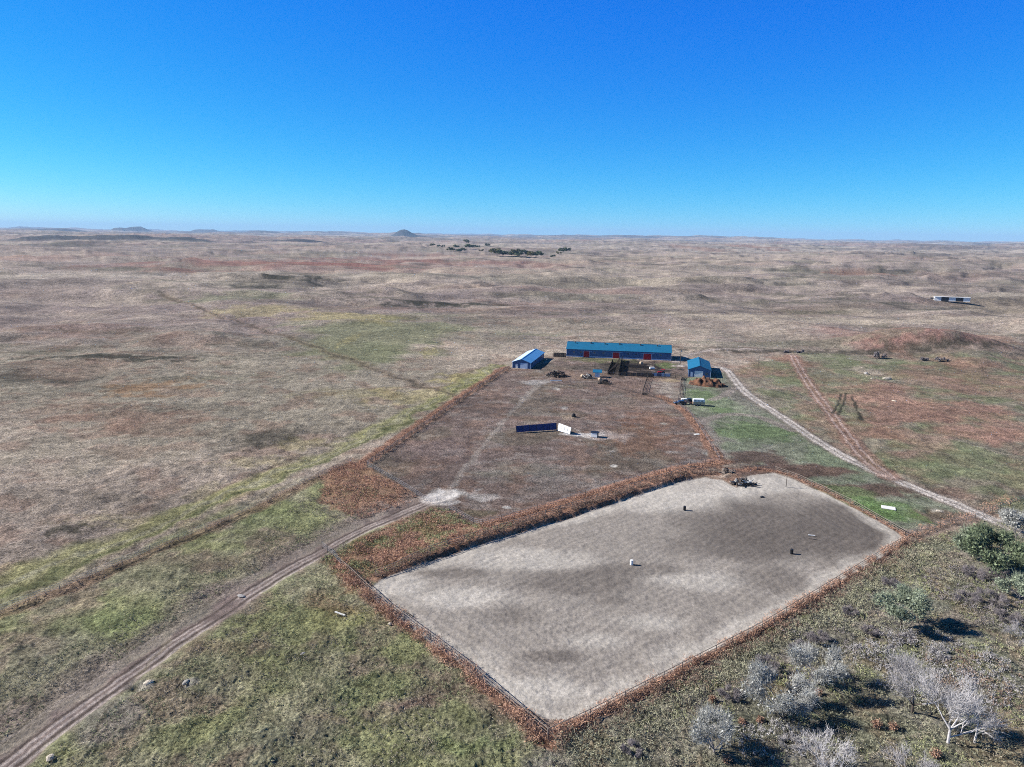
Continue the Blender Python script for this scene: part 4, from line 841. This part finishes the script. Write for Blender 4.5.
for k in range(3): MB().box((-1.3 + 1.2 * k, -1.02, 1.9), (.7, .03, .3)).build('window', 'glass', t)
for sx in (-.5, .5):
    for sy in (-.95, .95): wheel(t, sx, sy, .34, .2)
m = MB(); m.tube((-2.1, -.6, .5), (-3.4, 0, .5), .05); m.tube((-2.1, .6, .5), (-3.4, 0, .5), .05); m.build('hitch', 'dark', t)
x, y, z = on_ground(684.5, 401)
t = thing('utility_box', 'white camper top sitting behind the parked vehicles', 'camper top', (x, y, z), R(-10))
MB().prism([(-1.3, 0), (1.3, 0), (1.1, .9), (-1.2, .9)], -.85, .85).build('shell', 'white', t, bevel=.08); MB().box((0, -.86, .5), (1.5, .03, .4)).build('window', 'glass', t)
# red tractor and grey stock chute
x, y, z = on_ground(661.5, 374.5)
t = thing('tractor', 'red tractor standing behind the grey panel chute', 'tractor', (x, y, z), R(172))
MB().prism([(-.9, .6), (1.7, .6), (1.75, 1.35), (.2, 1.45), (-.9, 1.2)], -.42, .42).build('body', 'red', t, bevel=.06)
m = MB(); m.box((-.5, 0, 2.35), (1.5, 1.3, .12)); m.build('cab_roof', 'red', t); m = MB(); [m.tube((sx, sy, 1.2), (sx, sy, 2.3), .05) for sx in (-1.1, .1) for sy in (-.55, .55)]; m.build('roll_bar', 'dark', t)
wheel(t, -.7, -.75, .78, .45); wheel(t, -.7, .75, .78, .45); wheel(t, 1.3, -.6, .42, .25); wheel(t, 1.3, .6, .42, .25)
MB().tube((.9, .2, 1.4), (.9, .2, 2.1), .05).build('exhaust', 'dark', t)
x, y, z = on_ground(661.3, 377)
t = thing('cattle_chute', 'grey blue panelled cattle chute in front of the red tractor', 'chute', (x, y, z), R(-7))
for k in range(4): MB().box((-2.9 + 1.95 * k, 0, .95), (1.75, .08, 1.3)).build('panel', 'trim' if k != 1 else 'blue', t)
m = MB(); [m.tube((-3.9 + 1.95 * k, 0, 0), (-3.9 + 1.95 * k, 0, 1.8), .06) for k in range(5)]; [m.tube((-3.9, 0, zz), (3.9, 0, zz), .04) for zz in (.3, 1.7)]; m.build('frame', 'steel', t)
# poles
for px, py, h, lb_ in ((680, 365.5, 8.5, 'tall utility pole between the long barn and the square barn'), (758, 368, 6, 'thin pole alone in the pasture right of the gravel road'), (786, 487, 3.0, 'short post sticking up behind the arena fence beside the lawn')):
    x, y, z = on_ground(px, py); t = thing('utility_pole', lb_, 'pole', (x, y, z))
    MB().tube((0, 0, -.4), (0, 0, h), .16 if h > 7 else .08, .10 if h > 7 else .07, n=8).build('pole', 'darkwood', t)
    if h > 7: MB().box((0, 0, h - .6), (2.2, .12, .14)).build('crossarm', 'darkwood', t); MB().tube((.35, 0, h - 2), (.35, 0, h - 1.2), .2, n=10).build('transformer', 'steel', t)

# ------------------------------------------------------------------ vegetation
def leaf_cloud(cent, rad, n, size, rs, shell=.55, flat=1.0):
    """n random quads inside ellipsoids given by centres and radii"""
    cent = np.asarray(cent); rad = np.asarray(rad); k = rs.choice(len(cent), n, p=(rad ** 2) / (rad ** 2).sum())
    d = rs.normal(size=(n, 3)); d /= np.linalg.norm(d, axis=1)[:, None]
    rr_ = rad[k] * (shell + (1 - shell) * rs.rand(n)) * (.75 + .35 * rs.rand(n)); P = cent[k] + d * rr_[:, None] * np.array([1, 1, .85 * flat])
    return quads(P, size, rs)
def quads(P, size, rs, up=0.0, asp=1.0):
    n = len(P); a = rs.normal(size=(n, 3)); a[:, 2] += up; a /= np.linalg.norm(a, axis=1)[:, None]
    b = np.cross(a, rs.normal(size=(n, 3))); b /= np.linalg.norm(b, axis=1)[:, None]
    s = np.asarray(size) * (.6 + .8 * rs.rand(n)); s = s[:, None] / 2
    V = np.stack([P - a * s * asp - b * s * .8, P - a * s * asp * .2 + b * s, P + a * s * asp + b * s * .3, P + a * s * asp * .5 - b * s * .8], 1)
    return V.reshape(-1, 3), np.arange(4 * n).reshape(-1, 4)
def branch_mesh(m, p, d, L, r, depth, rnd, droop=0.0, spread=.7, kids=3, tips=None, minr=.008, n=5):
    seg = 3; pts = [Vector(p)]; dd = Vector(d).normalized()
    for i in range(seg):
        dd = (dd + Vector((rnd.gauss(0, .16), rnd.gauss(0, .16), rnd.gauss(0, .10) + .05 - droop))).normalized()
        q = pts[-1] + dd * (L / seg); m.tube(pts[-1], q, max(minr, r * (1 - .3 * i / seg)), max(minr, r * (1 - .3 * (i + 1) / seg)), n=n if depth > 1 else 3, cap=False); pts.append(q)
    if depth <= 0:
        if tips is not None: tips.append(pts[-1]); tips.append(pts[-2])
        return
    for k in range(kids + (1 if rnd.random() < .4 else 0)):
        f = rnd.uniform(.35, 1.0); i = min(int(f * seg), seg - 1); base = pts[i].lerp(pts[i + 1], f * seg - i)
        side = Vector((rnd.gauss(0, 1), rnd.gauss(0, 1), rnd.gauss(0, .6))).normalized(); nd = (dd + side * spread * rnd.uniform(.6, 1.2)).normalized()
        if nd.z < -.2: nd.z *= -.4
        branch_mesh(m, base, nd, L * rnd.uniform(.55, .8), r * .55, depth - 1, rnd, droop, spread, kids, tips, minr, n)
    branch_mesh(m, pts[-1], dd, L * .7, r * .6, depth - 1, rnd, droop, spread, kids, tips, minr, n)
def strips(P, D, L, wd, rs):
    n = len(P); D = D / np.linalg.norm(D, axis=1)[:, None]; b = np.cross(D, rs.normal(size=(n, 3))); b /= np.linalg.norm(b, axis=1)[:, None]
    L = (L * (.5 + rs.rand(n)))[:, None]; w = (wd * (.6 + .8 * rs.rand(n)))[:, None] / 2
    V = np.stack([P - b * w, P + b * w, P + D * L + b * w * .4, P + D * L - b * w * .4], 1)
    return V.reshape(-1, 3), np.arange(4 * n).reshape(-1, 4)
def woody(px, py, h, wd, label, seed, kind='bare', barkmat='bark_grey', twigmat='twig_grey', leafmat=None, nleaf=0, leafsize=.2, stems=3, name='dead_tree', cat='tree', trunk_h=.18, minr=.012, depth=4, lean=(0, 0), lowlimb=False, group='trees and bushes in the scrub below the arena', kids=3):
    x, y, z = on_ground(px, py); t = thing(name, label, cat, (x, y, z - .05), 0, group); rnd = random.Random(seed); rs = np.random.RandomState(seed)
    tr = MB(); cr = MB(); tips = []
    th = h * trunk_h
    top = Vector((lean[0] * th, lean[1] * th, th)); r0 = h * .028 if stems <= 2 else h * .02
    if trunk_h > .06: tr.tube((0, 0, -.3), top, r0 * 1.35, r0, n=8, cap=False)
    for s in range(stems):
        a = 2 * math.pi * (s + rnd.random() * .6) / stems; o_ = wd / h
        d = Vector((math.cos(a) * o_ * rnd.uniform(.5, 1.0), math.sin(a) * o_ * rnd.uniform(.5, 1.0), rnd.uniform(.7, 1.0))).normalized()
        L = h * .36; base = top if trunk_h > .06 else Vector((math.cos(a) * .15, math.sin(a) * .15, -.1))
        mid_ = base + d * L * .6; tr.tube(base, mid_, r0 * .75, r0 * .55, n=6, cap=False)
        branch_mesh(cr, mid_, d, L * .7, r0 * .5, depth - 1, rnd, 0, .75, kids, tips, minr)
    if lowlimb:
        p = Vector((0.1, 0, h * .12)); branch_mesh(cr, p, Vector((1, -.1, .28)), h * .42, r0 * .6, 3, rnd, .01, .55, 3, tips, minr)
    tr.build('trunk', barkmat, t)
    cr.build('crown' if not nleaf else 'limb', twigmat, t)
    T = np.array([tuple(v) for v in tips]); ctr = np.array([0, 0, h * .15]); nt_ = int(min(9000, (2600 if nleaf or 'dark' in name else 900) * max(1, wd * h / 22)))
    k = rs.choice(len(T), nt_); D = T[k] - ctr; D /= np.linalg.norm(D, axis=1)[:, None] + 1e-6; D = D + rs.normal(size=(nt_, 3)) * .65
    Pq = T[k] + rs.normal(size=(nt_, 3)) * np.array([.05, .05, .04]) * h; Pq[:, 2] = np.maximum(Pq[:, 2], .05)
    V, F = strips(Pq, D, h * .11 + .15, .026 if not nleaf else .03, rs); raw_mesh('twigs', V, F, leafmat if nleaf else twigmat, t)
    if nleaf:
        T = np.array([tuple(v) for v in tips]); k = rs.choice(len(T), nleaf); P = T[k] + rs.normal(size=(nleaf, 3)) * np.array([.10, .10, .08]) * h * .55
        P[:, 2] = np.maximum(P[:, 2], .1)
        V, F = quads(P, leafsize, rs); raw_mesh('crown', V, F, leafmat, t)
    return t
# leafy and bare trees of the draw
woody(901, 625, 6.8, 6.0, 'round silver green tree standing alone with a black shadow to its right', 11, leafmat='leaf_greygreen', nleaf=3000, leafsize=.30, stems=5, name='olive_tree', trunk_h=.12, depth=4, barkmat='bark_dark')
woody(776, 709, 6.4, 9.0, 'wide silvery grey bush in the middle of the scrub left of its long shadow', 12, leafmat='leaf_silver', nleaf=2100, leafsize=.22, stems=6, name='silver_bush', trunk_h=.08)
woody(815, 685, 6.2, 7.0, 'silvery grey bush just right of and behind the wide one', 13, leafmat='leaf_silver', nleaf=1500, leafsize=.22, stems=5, name='silver_bush', trunk_h=.1)
woody(714, 753, 5.4, 6.0, 'silver green bush nearest the bottom middle of the scrub', 14, leafmat='leaf_silver', nleaf=1300, leafsize=.20, stems=5, name='silver_bush', trunk_h=.1)
woody(912, 713, 7.6, 8.0, 'bare grey tree with dark curving trunk behind the bleached one', 15, barkmat='bark_dark', twigmat='twig_grey', stems=4, trunk_h=.16, depth=5, minr=.011)
woody(948, 743, 7.4, 6.5, 'bleached white dead tree with a low limb reaching right', 16, barkmat='bark_white', twigmat='bark_white', stems=4, trunk_h=.26, depth=5, lowlimb=True, minr=.015)
woody(975, 741, 4.6, 4.0, 'thin bleached dead tree at the tip of the low limb', 161, barkmat='bark_white', twigmat='bark_white', stems=2, trunk_h=.2, depth=4, minr=.012)
woody(826, 772, 5.6, 5.4, 'bleached bare bush cut by the bottom edge below the wide silvery bush', 17, barkmat='bark_white', twigmat='bark_white', stems=6, trunk_h=.05, depth=4, name='bare_bush', cat='bush', minr=.016)
woody(908, 781, 4.6, 5.0, 'bleached bare bush at the bottom edge below the two dead trees', 18, barkmat='bark_white', twigmat='twig_grey', stems=6, trunk_h=.05, depth=4, name='bare_bush', cat='bush', minr=.016)
woody(992, 570, 9.0, 13, 'largest leafy green tree where the gravel road leaves the picture', 19, leafmat='leaf_green', nleaf=7000, leafsize=.36, stems=7, name='green_tree', trunk_h=.1, barkmat='bark_dark')
woody(975, 560, 6.5, 8.0, 'green bushy tree on the left flank of the largest green tree', 20, leafmat='leaf_greygreen', nleaf=2000, leafsize=.32, stems=5, name='green_tree', trunk_h=.1, barkmat='bark_dark')
woody(1016, 538, 6.5, 6.5, 'silver leaved tree right behind the largest green tree', 21, leafmat='leaf_silver', nleaf=2600, leafsize=.32, stems=5, name='olive_tree', trunk_h=.1)
woody(1019, 600, 4.8, 5.0, 'grey green bush touching the right edge below the largest green tree', 22, leafmat='leaf_greygreen', nleaf=1800, leafsize=.26, stems=5, name='silver_bush', trunk_h=.1)
woody(1022, 640, 3.6, 5.5, 'pale grey bare bush touching the right edge', 23, stems=6, trunk_h=.04, depth=4, name='bare_bush', cat='bush', minr=.014)
dk = dict(barkmat='bark_dark', twigmat='twig_dark', name='dark_bush', cat='bush', trunk_h=.04, depth=4, stems=8, minr=.016)
woody(973, 577, 2.6, 3.6, 'dark twiggy bush at the left foot of the largest green tree', 24, **dk)
woody(998, 578, 2.6, 5.0, 'purple grey twiggy bush right under the largest green tree', 25, **dk)
woody(967, 601, 2.4, 4.2, 'elongated dark twiggy bush in open grass right of the lone round tree', 26, **dk)
woody(990, 602, 3.0, 6.0, 'broad purple grey thicket between the dark bushes and the right edge', 27, **dk)
woody(1008, 620, 2.4, 5.0, 'low purple grey thicket close below the broad one', 28, **dk)
woody(890, 586, 2.0, 2.6, 'dark small bush up and left of the lone round tree', 29, **dk)
woody(850, 614, 1.6, 2.6, 'small dark bush with black shadow near the arena corner side', 30, **dk)
woody(818, 642, 2.2, 3.6, 'purple grey bush between the arena fence and the silvery bushes', 31, **dk)
woody(800, 650, 1.8, 3.2, 'low purple grey bush just left of another in the upper scrub', 32, **dk)
woody(765, 670, 2.4, 3.6, 'dark bush beside the small rust bush behind the wide silvery bush', 33, **dk)
woody(730, 697, 1.8, 3.0, 'dark bush right of the leftmost small rust bush', 34, **dk)
woody(632, 752, 1.6, 3.2, 'dark low bush near the bottom corner of the arena', 35, **dk)
woody(905, 640, 1.4, 4.5, 'low dark brush in front of the lone round tree', 36, **dk)
woody(940, 655, 1.6, 5.5, 'low grey brush behind the bleached dead tree', 37, **{**dk, 'twigmat': 'twig_grey'})
woody(870, 632, 1.5, 4.5, 'low grey brush left of the lone round tree', 38, **{**dk, 'twigmat': 'twig_dark'})
woody(790, 745, 1.6, 4.5, 'low grey brush right of the silver green bush by the bottom', 39, **{**dk, 'twigmat': 'twig_grey'})
for i, (px, py, s, lb_) in enumerate(((754, 674, 1.0, 'small round rust bush behind the wide silvery bush'), (712, 701, .9, 'leftmost small round rust bush in the scrub'), (876, 727, 1.3, 'rust bush left below the dark trunked tree'), (893, 729, 1.1, 'rust bush right below the dark trunked tree'), (727, 762, 1.1, 'orange bush under the silver green bush by the bottom'), (818, 694, .9, 'orange bush between the two middle silvery bushes'), (935, 757, 1.3, 'rust bush at the foot of the bleached dead tree'), (742, 724, .9, 'rust bush above the silver green bush by the bottom'), (760, 722, .9, 'rust bush left of the long shadow in the scrub'))):
    x, y, z = on_ground(px, py); t = thing('rust_bush', lb_, 'bush', (x, y, z), 0, 'small rust coloured bushes in the scrub'); rs = np.random.RandomState(500 + i)
    V, F = leaf_cloud([(0, 0, s * .5), (s * .3, .1, s * .35), (-s * .2, -.2, s * .3)], np.array([s * .6, s * .45, s * .5]), 700, .11, rs, .1); raw_mesh('foliage', V, F, 'leaf_rust', t)
    MB().tube((0, 0, -.2), (0, 0, s * .6), .05, .02, n=6).build('stem', 'bark_dark', t)
# bushes in the middle distance
for i, (px, py, h, wd, lb_) in enumerate(((880, 358, 4.2, 7, 'dark round bush on the creek line above the right pasture'), (942, 361, 2.6, 7, 'low spreading bush farthest right on the creek line'), (925, 360.5, 2.0, 5, 'small low bush left beside the farthest right creek bush'), (800, 353, 2.0, 5, 'small dark bush on the creek line above the red track'), (786, 352.5, 1.6, 4, 'smallest dark bush at the left of the creek line'))):
    x, y, z = on_ground(px, py); t = thing('creek_bush', lb_, 'bush', (x, y, z), 0, 'bushes along the creek line'); rs = np.random.RandomState(600 + i)
    c = [(rs.uniform(-.5, .5) * wd * .7, rs.uniform(-1, 1), h * rs.uniform(.3, .6)) for _ in range(7)]
    V, F = leaf_cloud(c, np.array([h * rs.uniform(.25, .45) for _ in c]), 900, .4, rs, .3); raw_mesh('foliage', V, F, 'twig_dark', t); m = MB(); [m.tube((0, 0, -.2), q, .1, .03, n=5) for q in c]; m.build('stem', 'bark_dark', t)

# far cottonwoods along the creek
far = [(432, 246.5, 15), (438, 247, 12), (443, 248.5, 9), (451, 249, 16), (456, 249, 17), (461, 249.5, 18), (466, 247.5, 25), (470, 249.5, 19), (475, 251, 12), (482, 251, 11), (487, 246.5, 16), (479, 247.5, 11), (497, 256, 24), (503, 256.5, 18), (509, 256, 15), (515, 256, 24), (519, 256.5, 18), (526, 256.5, 21), (531, 257.5, 20), (536, 258, 22), (553, 256.5, 10), (558, 254.5, 12), (563, 252.5, 17), (567, 252.5, 18)]
proto = None
leafm = ['leaf_far', 'leaf_gold']
protos = {}
for i, (px, py, h) in enumerate(far):
    x, y, z = on_ground(px, py); key = (i % 4, i % 3 == 0)
    row = 'in the left clump of the far creek trees' if px < 492 else ('in the middle clump of the far creek trees' if px < 545 else 'in the thin right end of the far creek trees')
    sz = 'tall' if h > 19 else ('middling' if h > 13 else 'small'); cl = 'yellowing' if key[1] else 'dark green'
    lb_ = f'{sz} {cl} cottonwood {row}'
    if key not in protos:
        t = thing('cottonwood_tree', lb_, 'tree', (x, y, z)); rs = np.random.RandomState(700 + i)
        c = [(rs.uniform(-.38, .38), rs.uniform(-.38, .38), rs.uniform(.38, .78)) for _ in range(8)]
        V, F = leaf_cloud(c, np.array([rs.uniform(.18, .28) for _ in c]), 1000, .085, rs, .4); raw_mesh('crown', V, F, leafm[int(key[1])], t)
        m = MB(); m.tube((0, 0, -.05), (0, 0, .35), .03, .02, n=6); [m.tube((0, 0, .3), q, .015, .006, n=4) for q in c]; m.build('trunk', 'bark_dark', t); protos[key] = t
    else:
        s = protos[key]; t = s.copy(); COL.objects.link(t)
        for ch in s.children:
            q = ch.copy(); COL.objects.link(q); q.parent = t
        t.location = (x, y, z)
    t.scale = (h * 1.9, h * 1.6, h * 1.15); t.rotation_euler = (0, 0, i * 1.3)
    t['label'] = lb_; t['group'] = f'{sz} {cl} cottonwoods {row}'

# weeds: banks along the fences, and tufts through the near grass
def clumps(name, P, hs, mat, label, per=16, leaf=.22, seed=0, spread=.32, label_kind='stuff'):
    rs = np.random.RandomState(seed); P = np.asarray(P); hs = np.asarray(hs); n = len(P)
    zz = height(P[:, 0], P[:, 1]); k = np.repeat(np.arange(n), per)
    d = rs.normal(size=(n * per, 3)) * np.array([spread, spread, .0]); d[:, 2] = rs.rand(n * per) ** .8
    Q = np.stack([P[k, 0] + d[:, 0] * (hs[k] * .8 + .2), P[k, 1] + d[:, 1] * (hs[k] * .8 + .2), zz[k] + d[:, 2] * hs[k]], 1)
    D = rs.normal(size=(n * per, 3)) * .75 + np.array([0, 0, .75]); V, F = strips(Q, D, leaf * 1.7 * (.7 + .5 * hs[k]), leaf * .42, rs); o = raw_mesh(name, V, F, mat); tag(o, label, 'weeds', None, 'stuff'); return o
def along(line, width, dens, rs, side=0.0):
    line = [np.array(p) for p in line]; out = []
    for a, b in zip(line[:-1], line[1:]):
        L = np.linalg.norm(b - a); n = rs.poisson(L * width * dens); t = rs.rand(n)[:, None]; nrm = np.array([-(b - a)[1], (b - a)[0]]) / L
        out.append(a + (b - a) * t + nrm * (((rs.rand(n) + rs.rand(n) - 1) * width / 2 * 1.3) + side)[:, None])
    return np.vstack(out)
def inside(pts, dens, rs, cond=None):
    p = np.array(pts); lo, hi = p.min(0), p.max(0); n = int((hi - lo).prod() * dens); q = lo + rs.rand(n, 2) * (hi - lo)
    q = q[poly_sd(q[:, 0], q[:, 1], pts) < 0]; return q
rs = np.random.RandomState(42)
def hh_(P, a, b): return a + (b - a) * ss(-.4, .4, fbm(P[:, 0], P[:, 1], 5, 3, 900)) * (.7 + .5 * rs.rand(len(P)))
ar_c = np.mean(np.array(ARENA), 0)
for nm, ln, wd, dn, h0, h1, mt, side, lb_ in (
    ('weeds', N_BAND, 4.6, 5.5, .2, .5, 'weed_rust', 0, 'rust coloured weed bank between the paddock and the arena'),
    ('weeds', ARENA_N, 2.0, 6, .4, 1.0, 'weed_brown', 0, 'brown weeds shading the upper left edge of the arena'),
    ('weeds', W_FENCE, 3.6, 4.0, .15, .4, 'weed_rust', 2.0, 'low rust weeds west of the paddock fence'),
    ('weeds', W_FENCE, 1.0, 7.0, .7, 1.3, 'weed_brown', .2, 'tall brown weeds caught in the west fence of the paddock'),
    ('weeds', ARENA_NE, 1.3, 5, .25, .6, 'weed_rust', 0, 'rust weeds between the arena and the lawn'),
    ('weeds', ARENA_SE, 1.6, 8, .5, 1.15, 'weed_rust', 0, 'rust weeds along the lower right arena fence'),
    ('weeds', ARENA_SE, 2.8, 4, .3, .9, 'weed_brown', 1.8, 'brown weeds just outside the lower right arena fence'),
    ('weeds', ARENA_SW, 2.8, 6, .5, 1.25, 'weed_rust', -.8, 'rust weeds along the near left arena fence'),
    ('weeds', E_BAND, 2.2, 4, .15, .4, 'weed_rust', 0, 'rust weeds on the east side of the paddock'),
    ('weeds', DARKSTRIP, 1.2, 2.2, .2, .5, 'weed_brown', 0, 'brown weeds on the old fence line at far left'),
    ('weeds', IM([(905, 540), (930, 530), (960, 520), (985, 512), (1010, 500)]), 3.6, 1.4, .4, 1.1, 'weed_rust', 0, 'rust brush where the gravel road crosses the draw')):
    P = along(ln, wd, dn, rs, side); P = P[(line_sd(P[:, 0], P[:, 1], ROAD)[0] > 2.6) & (fbm(P[:, 0], P[:, 1], 3.2, 3, 955) > -.28)]; clumps(nm, P, hh_(P, h0, h1), mt, lb_, 14, .15, len(lb_))
P = inside(RUST_A, 4.0, rs); P = P[fbm(P[:, 0], P[:, 1], 6, 3, 910) > -.25]; clumps('weeds', P, hh_(P, .15, .6), 'weed_rust', 'rust weeds in the triangle left of the gateway', 11, .16, 3)
P = inside(RUST_B, 4.2, rs); q = fbm(P[:, 0], P[:, 1], 6, 3, 920); clumps('weeds', P[q > -.1], hh_(P[q > -.1], .15, .65), 'weed_rust', 'rust weeds between the dirt track and the arena', 11, .16, 4)
clumps('grass', P[q <= -.05], hh_(P[q <= -.05], .2, .7), 'grass_green', 'green growth among the rust weeds below the dirt track', 10, .16, 5)
P = along(ARENA_SE, 7, 2.2, rs, 4.2); P = P[poly_sd(P[:, 0], P[:, 1], ARENA) > 1.2]
clumps('scrub', P, hh_(P, .3, 1.0), 'grass_olive', 'dark olive growth outside the lower right arena fence', 12, .16, 6)
SCR = IM([(548, 745), (600, 724), (762, 634), (907, 545), (960, 528), (1030, 520), (1060, 700), (1050, 800), (540, 800)])
P = inside(SCR, 3.6, rs); q = fbm(P[:, 0], P[:, 1], 7, 4, 930)
clumps('scrub', P[q > -.05], hh_(P[q > -.05], .1, .5), 'grass_olive', 'olive ground scrub around the bushes at lower right', 9, .15, 7)
k = (q < .0) & (q > -.3); clumps('scrub', P[k], hh_(P[k], .1, .4), 'grass_dry', 'dry straw coloured growth among the lower right scrub', 9, .15, 8)
k = q < -.25; clumps('scrub', P[k], hh_(P[k], .12, .5), 'grass_green', 'green growth among the lower right scrub', 9, .15, 9)
for ci, (px, py, rx, ry, dn, mt, lb_) in enumerate(((935, 668, 75, 34, 3.4, 'twig_grey', 'thin grey brush behind the bleached dead trees'), (770, 742, 75, 20, 3.4, 'twig_grey', 'thin grey brush around the bottom silvery bushes'), (990, 690, 45, 35, 2.2, 'weed_brown', 'brown brush right of the bleached dead trees'), (985, 600, 45, 25, 1.6, 'twig_dark', 'purple grey brush under the green trees'), (840, 640, 60, 14, 1.3, 'twig_dark', 'purple grey brush left of the lone round tree'), (700, 690, 90, 14, 1.2, 'weed_brown', 'brown growth in the scrub below the arena fence'), (900, 560, 60, 14, 1.2, 'grass_dry', 'straw growth in the scrub by the arena corner'))):
    cx, cy = G(px, py); D = math.hypot(cx, cy); a = rx * D / FPX; b = ry * D * D / (CH * FPX); n_ = int(dn * a * b * 3.2); tt = rs.rand(n_) * 2 * np.pi; ra = np.sqrt(rs.rand(n_))
    P = np.stack([cx + a * ra * np.cos(tt), cy + b * ra * np.sin(tt)], 1); P = P[(fbm(P[:, 0], P[:, 1], 4, 3, 960 + ci) > -.1) & (poly_sd(P[:, 0], P[:, 1], ARENA) > 2.5)]
    clumps('brush', P, hh_(P, .3, 1.0), mt, lb_, 12, .17, 30 + ci)
NG = IM([(-30, 690), (60, 650), (160, 585), (240, 560), (300, 500), (350, 480), (400, 500), (300, 560), (350, 575), (545, 745), (545, 800), (-30, 800)])
P = inside(NG, 3.0, rs); d_, _s = line_sd(P[:, 0], P[:, 1], DIRT); P = P[d_ > 4]; q = fbm(P[:, 0], P[:, 1], 9, 4, 940)
clumps('grass', P[q > -.1], hh_(P[q > -.1], .1, .35), 'grass_green', 'green tufts in the grass at lower left', 7, .13, 10)
clumps('grass', P[q <= -.1], hh_(P[q <= -.1], .1, .4), 'grass_dry', 'straw coloured tufts in the grass at lower left', 7, .13, 11)
